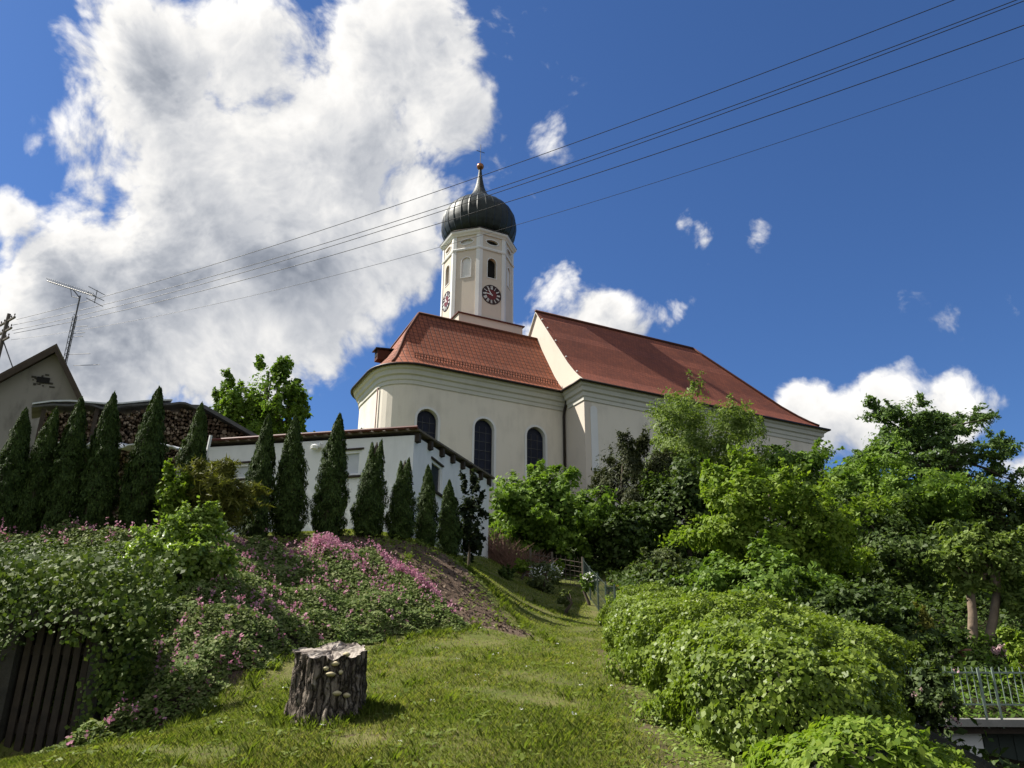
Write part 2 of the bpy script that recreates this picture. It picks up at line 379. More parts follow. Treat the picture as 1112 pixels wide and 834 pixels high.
def leaf_geo(P, N, size, aspect=.55, up=None, jitter=.6, fold=.18):
    """one bent rhombic leaf per point, facing about N"""
    n = len(P); N = unit(N + rng.normal(size=(n, 3))*jitter)
    t = rng.normal(size=(n, 3)) if up is None else up + rng.normal(size=(n, 3))*.45
    t = unit(t - N*np.sum(t*N, 1, keepdims=True)); b = np.cross(N, t)
    s = (size*np.clip(rng.lognormal(-.08, .32, n), .4, 1.8))[:, None]
    V = np.stack([P - t*s*.5, P + b*s*aspect*.5 - N*s*fold*.0 - t*s*.05, P + t*s*.5 - N*s*fold, P - b*s*aspect*.5 - t*s*.05], 1).reshape(-1, 3)
    return V, np.arange(4*n).reshape(n, 4)
def leafobj(name, P, N, size, mt, parent=None, loc=None, **k):
    V, Q = leaf_geo(P, N, size, **k); return fastmesh(name, V, Q, mt, parent, loc)
def sph(n):
    return unit(rng.normal(size=(n, 3)))

_H = rng.random((32, 32, 32)).astype(np.float32)
def vnoise(P, f, o=0.):
    q = np.asarray(P)*f+o+100; i = np.floor(q).astype(int); t = q-i; t = t*t*(3-2*t); r = 0
    for a in (0, 1):
        for b in (0, 1):
            for c in (0, 1):
                w_ = np.abs(1-a-t[:, 0])*np.abs(1-b-t[:, 1])*np.abs(1-c-t[:, 2]); r = r+w_*_H[(i[:, 0]+a) % 32, (i[:, 1]+b) % 32, (i[:, 2]+c) % 32]
    return r
# ------------------------------------------------------------------ terrain
CP = np.array([(0, 0, 0), (-4, 0, 0), (4, 0, -.1), (0, 3, .63), (-3, 3, .5), (0, 5.5, 1.21), (-1.45, 7, 1.5), (-3.6, 5.8, 1.1), (-4.4, 7.9, 1.08), (-4.0, 7.7, 1.14), (-4.7, 7.9, 1.08), (-4.1, 8.15, 1.12), (-4.5, 8.2, 1.1), (-4.4, 7.2, 1.08), (-5.2, 7.7, 1.2), (-2.6, 7, 1.38),
    (-2.7, 10.9, 2.40), (-.85, 12, 2.58), (-.9, 13.1, 3.0), (0, 9, 1.92), (0, 12, 2.5), (-3.4, 8.6, 1.62), (-4.4, 9.0, 2.25), (-3.7, 9.1, 2.1), (-4.5, 10.2, 2.95), (-6, 9, 2.1), (-6, 10.4, 3.0), (-3.2, 10.6, 2.55),
    (-5.5, 12, 3.72), (-6.6, 12.5, 3.95), (-9, 12, 3.72), (-7.5, 11, 3.2), (-3.6, 12.6, 3.5), (-3.3, 14.5, 4.36), (-2.2, 13.2, 3.55), (-1.75, 14, 3.95), (-1.22, 15.7, 4.21), (-2.2, 18, 4.97), (-.7, 24, 5.54), (-5, 16, 4.6), (-8, 18, 4.9),
    (-.5, 14.2, 3.5), (.2, 14.4, 2.95), (.1, 20, 4.3), (.8, 20.5, 4.15), (0, 24.3, 5.15), (.6, 16, 3.15), (1.05, 5.5, 1.23), (1.14, 8.5, 1.72), (1.4, 12, 2.2), (1.65, 15, 2.8), (1.94, 23, 4.58), (1, 23, 4.72), (.4, 17.2, 3.5),
    (3.5, 8, 1.2), (3.5, 12, 2.1), (4, 5.5, .4), (5.5, 8, .2), (6.5, 12, .7), (5, 17, 2.6), (7.5, 13, -.4), (10, 13, -.9), (9, 10, -1.2), (16, 13, -1.2), (10, 19.5, 2.2), (14, 19.5, 2.2), (12, 22, 3.16), (8, 21, 3.1), (5, 21, 3.9), (4, 25, 5.2),
    (10, 28, 5.2), (16, 28, 5.4), (22, 24, 4.0), (3, 44, 10.4), (-6, 41, 10.4), (20, 52, 10.4), (-10, 52, 10.4), (15, 62, 10.4), (13, 36, 7.8), (26, 42, 9.0), (22, 34, 7.6), (16, 34, 7.6), (2, 33, 8.0), (34, 32, 6.0), (-17, 27, 5.6), (-11, 19, 5.0), (-12, 8, 1.6), (-12, 11, 3.4),
    (-20, 20, 5.2), (-25, 40, 6.5), (-10, 30, 7), (-9, 38, 9.2), (0, -10, -1.6), (-22, -10, -1.6), (22, -10, -2), (22, 5, -1.8), (-22, 5, 0), (60, 0, -2), (-60, 0, 0), (60, 60, 9), (-60, 60, 7), (0, 90, 11), (0, -60, -3)], float)
def _u(r2): return np.where(r2 > 0, r2*np.log(r2+1e-12), 0)
_n = len(CP); _K = np.zeros((_n+3, _n+3)); _d = ((CP[:, None, :2]-CP[None, :, :2])**2).sum(-1)
_K[:_n, :_n] = _u(_d) + np.eye(_n)*.05; _K[:_n, _n:] = np.c_[np.ones(_n), CP[:, :2]]; _K[_n:, :_n] = _K[:_n, _n:].T
_w = np.linalg.solve(_K, np.r_[CP[:, 2], 0, 0, 0])
def ground(x, y):
    x = np.atleast_1d(np.asarray(x, float)); y = np.atleast_1d(np.asarray(y, float))
    xc = np.clip(x, -70, 70); yc = np.clip(y, -60, 95); out = np.empty(x.shape)
    for i in range(0, len(x), 20000):
        q = slice(i, i+20000); r2 = (xc[q, None]-CP[:, 0])**2 + (yc[q, None]-CP[:, 1])**2
        out[q] = _u(r2)@_w[:_n] + _w[_n] + _w[_n+1]*xc[q] + _w[_n+2]*yc[q]
    return out + .02*np.sin(x*2.1+y*.7)*np.sin(y*1.7-x*.4) + .012*np.sin(x*5.3+1)*np.sin(y*4.7)
def nrm_at(x, y):
    e = .1; return unit(np.c_[-(ground(x+e, y)-ground(x-e, y))/(2*e), -(ground(x, y+e)-ground(x, y-e))/(2*e), np.ones(len(x))])
def gz(x, y): return float(ground([x], [y])[0])
def gp(px, py, y0=4.5, y1=60):
    """point of the ground seen at photo pixel px, py"""
    r = ray(px, py); Y = np.linspace(y0, y1, 1500); t = Y/r[1]; z = EYE[2]+r[2]*t; x = r[0]*t
    hit = np.nonzero(ground(x, Y) > z)[0]; i = hit[0] if len(hit) else len(Y)-1
    return np.array([x[i], Y[i], z[i]])
def inpoly(x, y, poly):
    c = np.zeros(len(x), bool); n = len(poly)
    for i in range(n):
        x1, y1 = poly[i][:2]; x2, y2 = poly[(i+1) % n][:2]
        c ^= ((y1 > y) != (y2 > y)) & (x < (x2-x1)*(y-y1)/((y2-y1)+1e-12)+x1)
    return c
def axis(fine0, fine1, step, lo, hi):
    a = list(np.arange(fine0, fine1, step)); s = step
    while a[-1] < hi: s *= 1.12; a.append(a[-1]+s)
    s = step
    while a[0] > lo: s *= 1.12; a.insert(0, a[0]-s)
    return np.array(a)
# planted areas, drawn on the ground
BED = [(-3.9, 7.45), (-3.45, 7.3), (-3.0, 8.2), (-2.75, 9.1), (-2.55, 10.0), (-2.3, 10.8), (-1.8, 11.3), (-1.2, 11.7), (-.75, 12.0), (-.75, 12.7), (-1.3, 13.1), (-2.1, 13.5), (-3.2, 13.6),
       (-4.3, 13.0), (-5.0, 12.3), (-4.3, 11.2), (-3.9, 9.9), (-3.75, 8.6)]
BED2 = [(-9, 11.3), (-5.0, 11.6), (-4.8, 12.2), (-5.5, 12.3), (-9, 12.1)]
IVY = [(-9.5, 7.9), (-4.85, 7.75), (-4.8, 8.5), (-4.0, 8.5), (-3.8, 8.1), (-3.7, 9.0), (-3.9, 10.1), (-4.3, 11.3), (-5.0, 11.9), (-9.5, 11.7)]
DIRT = [(-3.6, 13.5), (-2.0, 13.25), (-1.2, 12.9), (-.5, 12.3), (.1, 11.9), (.35, 12.4), (-.1, 13.4), (-.8, 14.6), (-1.5, 15.2), (-3.0, 14.6), (-5, 13.9), (-8.5, 13.2), (-8.5, 12.3), (-5.2, 12.4)]
def pdist(x, y, poly):
    d = np.full(len(x), 1e9); n = len(poly)
    for i in range(n):
        a = np.array(poly[i]); b = np.array(poly[(i+1) % n]); ab = b-a
        t = np.clip(((x-a[0])*ab[0]+(y-a[1])*ab[1])/(ab@ab), 0, 1)
        d = np.minimum(d, np.hypot(x-a[0]-t*ab[0], y-a[1]-t*ab[1]))
    return np.where(inpoly(x, y, poly), -d, d)
def hedge_edge(y):      # x of the lawn's right-hand edge
    return np.interp(y, [0, 5.5, 8.5, 12, 15, 23, 24], [1.0, 1.1, 1.2, 1.42, 1.66, 1.95, 1.95])
gx = axis(-6.5, 4.5, .13, -420, 420); gy = axis(4, 18, .13, -260, 900)
X, Y_ = np.meshgrid(gx, gy); Z = ground(X.ravel(), Y_.ravel())
V = np.c_[X.ravel(), Y_.ravel(), Z]; nx, ny = len(gx), len(gy)
idx = np.arange(nx*ny).reshape(ny, nx)
Q = np.stack([idx[:-1, :-1], idx[:-1, 1:], idx[1:, 1:], idx[1:, :-1]], -1).reshape(-1, 4)
mt, t, p = newmat('ground_soil_and_turf'); p.inputs['Roughness'].default_value = .95; p.inputs['Specular IOR Level'].default_value = .1
co = t.n('ShaderNodeTexCoord').outputs['Object']; at_ = t.n('ShaderNodeAttribute', attribute_name='bare'); wd_ = t.n('ShaderNodeAttribute', attribute_name='woodland')
turf = t.ramp(t.noise(co, 1.3, 8, .65), [(.3, (.065, .085, .018)), (.5, (.105, .12, .030)), (.72, (.165, .15, .06))])
turf = t.mix(t.maprange(t.noise(co, 14, 5), .52, .7), turf, (.10, .075, .045))
soil = t.ramp(t.noise(co, 3.5, 9, .7), [(.3, (.055, .038, .028)), (.5, (.105, .073, .053)), (.7, (.17, .125, .09))])
bm_ = t.maprange(t.math('ADD', at_.outputs['Fac'], t.math('MULTIPLY', t.math('SUBTRACT', t.noise(co, 2.6, 7, .65), .5), .9)), .35, .65)
c = t.mix(bm_, turf, soil)
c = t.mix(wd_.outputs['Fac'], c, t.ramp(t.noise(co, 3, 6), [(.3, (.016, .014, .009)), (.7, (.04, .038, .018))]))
t.l(c, p.inputs['Base Color'])
b = t.n('ShaderNodeBump'); b.inputs['Strength'].default_value = .9; b.inputs['Distance'].default_value = .05
t.l(t.noise(co, 9, 8, .7), b.inputs['Height']); t.l(b.outputs[0], p.inputs['Normal'])
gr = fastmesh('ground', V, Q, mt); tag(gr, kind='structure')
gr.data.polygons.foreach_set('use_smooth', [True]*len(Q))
bare = np.clip(.5-pdist(V[:, 0], V[:, 1], DIRT)/.5, 0, 1)
bare = np.maximum(bare, np.clip(1-np.abs(V[:, 0]-hedge_edge(V[:, 1])+.1)/.35, 0, 1)*.62*(V[:, 1] < 13))
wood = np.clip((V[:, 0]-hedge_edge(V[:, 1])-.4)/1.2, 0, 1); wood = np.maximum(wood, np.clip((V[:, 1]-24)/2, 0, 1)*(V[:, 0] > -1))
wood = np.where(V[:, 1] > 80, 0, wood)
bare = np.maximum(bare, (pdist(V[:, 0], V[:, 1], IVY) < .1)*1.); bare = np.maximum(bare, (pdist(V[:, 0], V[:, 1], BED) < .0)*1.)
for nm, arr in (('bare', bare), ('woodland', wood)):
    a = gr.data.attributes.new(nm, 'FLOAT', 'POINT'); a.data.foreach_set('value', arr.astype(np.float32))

# ------------------------------------------------------------------ the church
AZ = R(62.86); cu = np.array([math.sin(AZ), math.cos(AZ), 0]); cn = np.array([cu[1], -cu[0], 0]); ez = np.array([0, 0, 1.])
C0 = at(617, 427, 45); ZE = float(C0[2])
def cp(a, b, z): return np.array([C0[0], C0[1], 0]) + cu*a + cn*b + ez*z
ZB = 9.6
ch = empty('church', cp(0, -3.7, 10.3), 'cream walled church with red tiled roofs and black onion domed clock tower on the hill', 'church')
CHE, CHF = -11.52, -7.5            # chancel: east eave a, far eave b
def rrect(ins, r, zz, seg=8, east=1.):
    """open outline of the chancel at inset ins from its eaves: near wall, round corner, east end, round corner, far wall"""
    e = CHE + ins*east; bn = -ins; bf = CHF+ins; r = max(r-ins, .002); pts = [(0, bn)]
    for k in range(1, 7): pts.append(((e+r)*k/6.5, bn))
    for k in range(seg+1):
        th = math.pi/2 + math.pi/2*k/seg; pts.append((e+r+r*math.cos(th), bn-r+r*math.sin(th)))
    for k in range(seg+1):
        th = math.pi + math.pi/2*k/seg; pts.append((e+r+r*math.cos(th), bf+r+r*math.sin(th)))
    for k in range(6, 0, -1): pts.append(((e+r)*k/6.5, bf))
    pts.append((0, bf)); return [cp(a, b, zz) for a, b in pts]
def wall_ring(off, z, r=2.3):       # off = distance inside the eaves
    return rrect(off, r, z)
WI = .50
# chancel walls: a closed solid, then openings are cut
mb = MB(); mb.loft([wall_ring(WI, ZB), wall_ring(WI, ZE-.1)])
cw = mb.build('chancel_wall', M['plaster'], ch)
def arch_outline(w, zb, zt, n=14):
    r = w/2; pts = [(-r, zb), (r, zb)]
    for k in range(n+1):
        th = math.pi*k/n; pts.append((r*math.cos(th), zt-r+r*math.sin(th)))
    return pts
def arch_prism(mb, P, ax, nrm, w, zb, zt, d0, d1):
    """arched solid on a wall: P point of the wall (z ignored), ax along wall, nrm outward, from depth d0 to d1 outward"""
    P = np.array([P[0], P[1], 0]); o = [P + ax*x + ez*z + nrm*d0 for x, z in arch_outline(w, zb, zt)]
    mb.prism(o, nrm*(d1-d0)); return mb
def arch_ring(mb, P, ax, nrm, w, zb, zt, bw, d0, d1, n=14):
    """band round an arched opening"""
    P = np.array([P[0], P[1], 0])
    def ol(e):
        r = w/2+e; q = [(-r, zb-e)]
        q2 = [(r*math.cos(math.pi-math.pi*k/n), zt-w/2+r*math.sin(math.pi-math.pi*k/n)) for k in range(n+1)]
        return q+q2+[(r, zb-e)]
    A, B = ol(0), ol(bw); f = lambda q, d: P + ax*q[0] + ez*q[1] + nrm*d
    rings = [[f(a, d0) for a in A], [f(a, d1) for a in A], [f(b, d1) for b in B], [f(b, d0) for b in B], [f(a, d0) for a in A]]
    mb.loft(rings, closed=True, cap=False)
wins = [(-8.62, 12.6, 16.42), (-5.22, 12.55, 16.42), (-1.93, 12.6, 16.44)]
cm = MB()
for a, zb, zt in wins: arch_prism(cm, cp(a, -WI, 0), cu, cn, 1.22, zb, zt, -.34, .2)
be = plane(393, 462, cp(CHE+WI, 0, 0), -cu); bE = float((be-C0)@cn)
arch_prism(cm, cp(CHE+WI, bE, 0), cn, -cu, .8, 14.2, 16.2, -.25, .2)
cut(cw, cm)
def church_window(P, ax, nrm, w, zb, zt, dep, glass):
    f = MB(); arch_ring(f, P, ax, nrm, w, zb, zt, .13, -.02, .035)
    arch_ring(f, P, ax, nrm, w-.001, zb, zt, .03, -dep+.02, -.021)
    fr = f.build('window', M['white_trim'], ch)
    g_ = MB(); arch_prism(g_, P, ax, nrm, w-.08, zb+.03, zt-.04, -dep+.02, -dep+.07)
    g_.build('pane', glass, fr)
    l_ = MB()
    for z in np.arange(zb+.5, zt-.3, .52): l_.box(np.array([P[0], P[1], z])-nrm*(dep-.085), (w-.12, .02, .025), (ax, nrm, ez))
    for x in (-.2, .2): l_.box(np.array([P[0], P[1], (zb+zt)/2-.15])+ax*x-nrm*(dep-.086), (.018, .02, zt-zb-.5), (ax, nrm, ez))
    l_.build('glazing_bar', M['iron'], fr)
for a, zb, zt in wins: church_window(cp(a, -WI, 0), cu, cn, 1.22, zb, zt, .32, M['glass'])
church_window(cp(CHE+WI, bE, 0), cn, -cu, .8, 14.2, 16.2, .22, M['white_trim'])
def cornice_rings(ringf, prof): return [ringf(WI-o, z) for o, z in prof]
PROF = [(-.02, ZE-1.0), (.06, ZE-1.0), (.06, ZE-.80), (.12, ZE-.74), (.13, ZE-.52), (.24, ZE-.46), (.27, ZE-.24), (.38, ZE-.17), (.42, ZE-.06), (.42, ZE-.02), (-.02, ZE-.02)]
mb = MB(); mb.loft(cornice_rings(wall_ring, PROF), closed=False)
mb.build('cornice', M['grey_trim'], ch, smooth=False, fix=True)
# chancel roof (bell-cast, hipped over the round corners)
def prof_roof(hw, rise, bell):
    pts = [(t_, z_) for t_, z_ in bell]
    t0, z0 = pts[-1]
    for k in range(1, 9): pts.append((t0+(hw-t0)*k/8, z0+(rise-z0)*k/8))
    return pts
CR = prof_roof(3.755, 4.98, [(0, 0), (.35, .25), (.7, .56), (1.1, 1.0), (1.6, 1.66)])
rings = []; uvr = []; sl_ = 0; prev = None
for t_, z_ in CR:
    rg = rrect(min(t_, 3.749), 2.3, ZE+.02+z_, east=.87)
    if prev: sl_ += math.hypot(t_-prev[0], z_-prev[1])
    prev = (t_, z_); acc_ = 0; uu = []
    for p_ in rg: d_ = p_-C0; uu.append(d_)
    n_ = len(rg); row = []
    for k, d_ in enumerate(uu):
        a_, b_ = d_@cu, d_@cn
        row.append(((a_ if k < 12 else (b_ + CHE if k < n_-12 else -a_-20)), sl_))
    rings.append(rg); uvr.append(row)
mb = MB(); mb.loft(rings, closed=False, uv=uvr)
cr = mb.build('chancel_roof', M['tiles_new'], ch, fix=True)
mb = MB(); mb.loft([rrect(0, 2.3, ZE+.015), rrect(.52, 2.3, ZE+.015)], closed=False); mb.build('soffit', M['grey_trim'], ch)
mb = MB(); mb.tube([p_+[0, 0, .0] for p_ in rrect(-.05, 2.35, ZE)], .075, 8); mb.build('gutter', M['gutter'], ch, smooth=True)
hip = [rings[i][12]+ez*.03 for i in range(1, len(rings))]; hip2 = [rings[i][20]+ez*.03 for i in range(1, len(rings))]
mb = MB(); mb.tube([rings[i][7+4]+ez*.02 for i in range(1, len(rings))], .085, 6); mb.tube([rings[i][7+9+4]+ez*.02 for i in range(1, len(rings))], .085, 6)
mb.tube([rings[-1][10]+ez*.03, cp(-.02, -3.755, ZE+5.03)], .1, 6); mb.build('ridge_tiles', M['tiles_new'], ch, smooth=True)
# snow guard along the near eaves
mb = MB()
for zz, tt in ((.98, .86), (1.13, .86)): mb.tube([cp(-9.4, -tt, ZE+zz-.1), cp(-.25, -tt, ZE+zz-.1)], .016, 4)
for a in np.arange(-9.4, -.2, .17): mb.box(cp(a, -.86, ZE+.86), (.05, .03, .34), (cu, cn, ez))
mb.build('snow_guard', M['tiles_new'], ch)
# small dormer on the east hip
dq = plane(413, 387, cp(-10.75, 0, 0), -cu); mb = MB()
dm = empty('x', (0, 0, 0)); bpy.data.objects.remove(dm)
mb.box(dq+ez*.0+cu*.2, (.9, .55, .6), (cu, cn, ez)); d_ = mb.build('dormer', M['tiles'], ch)
mb = MB(); mb.prism([dq+cu*x+cn*-.38+ez*z for x, z in ((-.40, .30), (.7, .42), (.7, .48), (-.40, .36))], cn*.76); mb.build('dormer_roof', M['gutter'], d_)
mb = MB(); mb.box(dq-cu*.255+ez*.05, (.03, .36, .3), (cu, cn, ez)); mb.build('dormer_opening', M['dark'], d_)
# nave
NB, NF, NW, NRZ = 2.22, -9.74, 19.02, 7.02     # near eave, far eave, west eave, rise of the ridge
HWN = (NB-NF)/2
NP = prof_roof(HWN, NRZ, [(0, 0), (.4, .28), (.8, .60), (1.3, 1.08), (2.0, 1.86)])
def nring(ins, z, a0=0.):
    return [cp(a0, NB-ins, z), cp(NW-ins, NB-ins, z), cp(NW-ins, NF+ins, z), cp(a0, NF+ins, z)]
mb = MB(); outl = [(NB-WI, ZB), (NB-WI, ZE-.05)] + [(NB-t_, ZE+z_-.04) for t_, z_ in NP if t_ > WI] + [(NF+t_, ZE+z_-.04) for t_, z_ in NP[::-1][1:] if t_ > WI] + [(NF+WI, ZE-.05), (NF+WI, ZB)]
mb.prism([cp(0, b_, z_) for b_, z_ in outl], cu*.5)
mb.build('gable_wall', M['plaster_pink'], ch)
mb = MB(); mb.loft([nring(WI, ZB, .501), nring(WI, ZE-.05, .501)]); mb.build('nave_wall', M['plaster'], ch)
rings = [nring(min(t_, HWN-.004), ZE+.02+z_, -.12) for t_, z_ in NP]; uvr = []; sl_ = 0
for i, rg in enumerate(rings):
    if i: sl_ += math.hypot(NP[i][0]-NP[i-1][0], NP[i][1]-NP[i-1][1])
    uvr.append([((p_-C0)@cu, sl_) for p_ in rg])
mb = MB(); n_ = len(rings)
for i in range(n_-1):
    for k in (0, 1, 2):
        q_ = [rings[i][k], rings[i][k+1], rings[i+1][k+1], rings[i+1][k]]
        s0, s1 = uvr[i][0][1], uvr[i+1][0][1]
        ff = (lambda p_: (p_-C0)@cn) if k == 1 else (lambda p_: (p_-C0)@cu)
        mb.add(q_, [(0, 1, 2, 3)], [[(ff(q_[0]), s0), (ff(q_[1]), s0), (ff(q_[2]), s1), (ff(q_[3]), s1)]])
nr = mb.build('nave_roof', M['tiles'], ch)
mb = MB()
for sgn in (0, 3):                                   # verge boards, the roof's thickness over the gable
    mb.loft([[p_ for p_ in (r_[sgn], r_[sgn]-ez*.10, r_[sgn]-ez*.10+cu*.11, r_[sgn]+cu*.11-ez*.012)] for r_ in rings])
mb.build('verge', M['grey_trim'], ch)
mb = MB(); mb.tube([rings[-1][0]+ez*.03, rings[-1][1]+ez*.03], .11, 6); mb.tube([r_[1]+ez*.03 for r_ in rings[1:]], .1, 6); mb.tube([r_[2]+ez*.03 for r_ in rings[1:]], .1, 6)
mb.build('ridge_tiles', M['tiles'], ch, smooth=True)
for t_, k in ((1.2, 0), (2.4, 0), (3.6, 0), (4.6, 0), (5.3, 0)):
    z_ = np.interp(t_, [q[0] for q in NP], [q[1] for q in NP]); mb = MB(); mb.lathe(cp(.02, NB-t_, ZE+z_+.02), [(.05, 0), (.06, .05), (.03, .09)], 8)
    mb.build('verge_clip', M['white_paint'], ch)
def ncr(ins, z):
    return [cp(.5, NB-ins, z)] if False else [cp(-WI+ins, -.02, z), cp(-WI+ins, NB-ins, z), cp(NW-ins, NB-ins, z), cp(NW-ins, NF+ins, z)]
NPROF = [(.0, ZE-1.0), (.06, ZE-1.0), (.06, ZE-.80), (.12, ZE-.74), (.13, ZE-.52), (.24, ZE-.46), (.27, ZE-.24), (.38, ZE-.17), (.42, ZE-.06), (.42, ZE-.02), (.0, ZE-.02)]
mb = MB(); mb.loft([ncr(WI-o, z) for o, z in NPROF], closed=False); mb.build('cornice', M['grey_trim'], ch)
mb = MB(); mb.tube(ncr(-.05, ZE), .075, 8); mb.build('gutter', M['gutter'], ch, smooth=True)
mb = MB(); mb.loft([ncr(.0, ZE+.012), ncr(.55, ZE+.012)], closed=False); mb.build('soffit', M['grey_trim'], ch)
# rain pipes
mb = MB(); mb.tube([cp(-.08, .05, ZE-.05), cp(-.1, -.05, ZE-.5), cp(-.12, -.3, ZE-1.1), cp(-.12, -.36, ZE-1.4), cp(-.12, -.36, ZB)], .075, 8)
mb.build('downpipe', M['gutter'], ch, smooth=True)
mb = MB(); mb.tube([cp(CHE+WI-.05, -1.95, ZE-1.0), cp(CHE+WI-.05, -1.95, ZB)], .035, 6); mb.build('lightning_rod_cable', M['coping'], ch, smooth=True)
# white blind niche beside the nave corner
mb = MB(); arch_prism(mb, cp(.62, NB-WI, 0), cu, cn, .46, 13.6, ZE-1.25, .0, .04); mb.build('blind_niche', M['white_trim'], ch)

# tower
TW = 5.03; TA0, TBN = -3.68, -8.3; TC = (TA0+TW/2, TBN-TW/2); ZS, ZT = 26.83, 33.98
TK = 5.03/4.77
def tz(z): return 26.83+(z-25.52)*TK
def tp(x, y, z): return cp(TC[0]+x, TC[1]+y, z)
def octo(w, z):
    h = w/2; s_ = h*math.tan(math.pi/8)
    return [tp(x, y, z) for x, y in ((h, -s_), (h, s_), (s_, h), (-s_, h), (-h, s_), (-h, -s_), (-s_, -h), (s_, -h))]
faces = {}
for k in range(8):
    th = math.pi/4*k; faces[k] = (math.cos(th)*cu+math.sin(th)*cn, -math.sin(th)*cu+math.cos(th)*cn)   # normal, along
mb = MB(); mb.loft([octo(TW-.12, ZS-.6), octo(TW-.12, ZT)]); tw = mb.build('tower', M['plaster_pink'], ch)
cm = MB()
HT = (TW-.12)/2
for k in range(8):
    nrm, ax = faces[k]; P_ = tp(0, 0, 0)+nrm*HT
    arch_prism(cm, P_, ax, nrm, .70, tz(28.75), tz(30.28), -.3 if k % 2 == 0 else -.1, .2)
    oc = np.array([P_[0], P_[1], tz(31.55)]); cm.prism([oc+ax*.48*math.cos(q)+ez*.20*math.sin(q)-nrm*.2 for q in np.linspace(0, 2*math.pi, 20, endpoint=False)], nrm*.4)
cut(tw, cm)
for k in range(8):
    nrm, ax = faces[k]; P_ = tp(0, 0, 0)+nrm*HT
    f = MB(); arch_ring(f, P_, ax, nrm, .70, tz(28.75), tz(30.28), .06, .001, .03); fr = f.build('belfry_window', M['white_trim'], tw)
    f = MB()
    if k % 2 == 0:
        f.m = 0; arch_prism(f, P_, ax, nrm, .695, tz(28.76), tz(30.27), -.29, -.26); f.build('dark_panel', M['dark'], tw)  # near-black panel stands in for the dark inside the open belfry arch
    else:
        arch_prism(f, P_, ax, nrm, .695, tz(28.76), tz(30.27), -.09, -.07); f.build('blind_panel', M['white_trim'], tw)
    oc = np.array([P_[0], P_[1], tz(31.55)]); f = MB()
    f.prism([oc+ax*.475*math.cos(q)+ez*.195*math.sin(q)-nrm*.19 for q in np.linspace(0, 2*math.pi, 20, endpoint=False)], nrm*.02)
    f.build('oval_window', M['dark'] if k in (2, 4) else M['white_trim'], tw)
    f = MB(); ang = np.linspace(0, 2*math.pi, 21); rr_ = []
    for q in ang[:-1]:
        c_, s_ = math.cos(q), math.sin(q)
        rr_.append([oc+ax*.48*c_+ez*.20*s_+nrm*.001, oc+ax*.48*c_+ez*.20*s_+nrm*.03, oc+ax*.56*c_+ez*.27*s_+nrm*.03, oc+ax*.56*c_+ez*.27*s_+nrm*.001])
    f.loft(rr_+[rr_[0]], cap=False); f.build('oval_surround', M['white_trim'], tw)
# corner strips, string course, cornice
mb = MB()
for k in range(8):
    th = math.pi/8+math.pi/4*k; R0 = (TW-.12)/2/math.cos(math.pi/8); n1, a1 = faces[k]; n2, a2 = faces[(k+1) % 8]
    c_ = tp(0, 0, 0)+(math.cos(th)*cu+math.sin(th)*cn)*R0; wd = .24; o = .05
    co_ = tp(0, 0, 0)+(math.cos(th)*cu+math.sin(th)*cn)*(R0+o/math.cos(math.pi/8))
    ol = [c_-a1*wd-n1*.01, c_-a1*wd+n1*o, co_, c_+a2*wd+n2*o, c_+a2*wd-n2*.01, c_-(n1+n2)*.03]
    mb.prism([q*[1, 1, 0]+ez*(ZS-.6) for q in ol], ez*(ZT-ZS+.6-.3))
mb.build('corner_strip', M['white_trim'], tw)
mb = MB(); mb.loft([octo(TW+q, z) for q, z in ((-.13, tz(30.84)), (.03, tz(30.84)), (.08, tz(30.9)), (.10, tz(30.98)), (.02, tz(31.04)), (-.13, tz(31.04)))]); mb.build('string_course', M['white_trim'], tw)
mb = MB(); mb.loft([octo(TW+q, z) for q, z in ((-.13, ZT-.3), (.04, ZT-.3), (.14, ZT-.2), (.34, ZT-.1), (.42, ZT-.0), (.42, ZT+.05), (-.3, ZT+.05))]); mb.build('tower_cornice', M['white_trim'], tw)
mb = MB(); mb.loft([octo(TW+q, z) for q, z in ((.46, ZT+.05), (.46, ZT+.1), (-.1, ZT+.35), (-.4, ZT+.36))]); mb.build('eaves_sheet', M['gutter'], tw)
# square base with coping
h = TW/2
mb = MB(); mb.prism([tp(x, y, ZB) for x, y in ((-h, -h), (h-.02, -h), (h-.02, h), (-h, h))], ez*(ZS-ZB)); mb.build('tower_base', M['plaster_pink'], tw)
h2 = h+.12; mb = MB(); mb.loft([[tp(sx*q, sy*q, z) for sx, sy in ((-1, -1), (1, -1), (1, 1), (-1, 1))] for q, z in ((h2, ZS), (h2, ZS+.07), (h-.3, ZS+.2))]); mb.build('coping', M['coping'], tw)
# onion dome with standing seams
DP = [(2.10, 0), (2.38, .12), (2.66, .42), (2.84, .85), (2.92, 1.35), (2.90, 1.85), (2.78, 2.35), (2.52, 2.82), (2.12, 3.22), (1.64, 3.55), (1.18, 3.85), (.84, 4.15), (.60, 4.5), (.43, 4.9), (.30, 5.4), (.20, 5.95), (.13, 6.5), (.10, 6.95)]
pz = np.array([q[1] for q in DP]); pr = np.array([q[0] for q in DP]); zz = np.linspace(0, 6.95, 60)
def crv(z): 
    return np.interp(z, pz, pr)
zz = np.r_[np.linspace(0, 1, 12), np.linspace(1.1, 5, 34), np.linspace(5.2, 6.95, 8)]
ks = np.interp(zz, pz, pr); ks = ks*.985; zz = zz*TK; ks = np.convolve(np.r_[ks[:1], ks, ks[-1:]], [.25, .5, .25], 'valid')
base_d = tp(0, 0, ZT+.2)
def seam(th, z): 
    q = (th*28/(2*math.pi)) % 1.; e = min(q, 1-q)
    return 1 + (.015 if e < .09 else 0.) - .0
mb = MB(); mb.lathe(base_d, list(zip(ks, zz)), 28*8, seam)
dome = mb.build('onion_dome', M['dome'], tw)
BZ = ZT+.2+6.95*TK
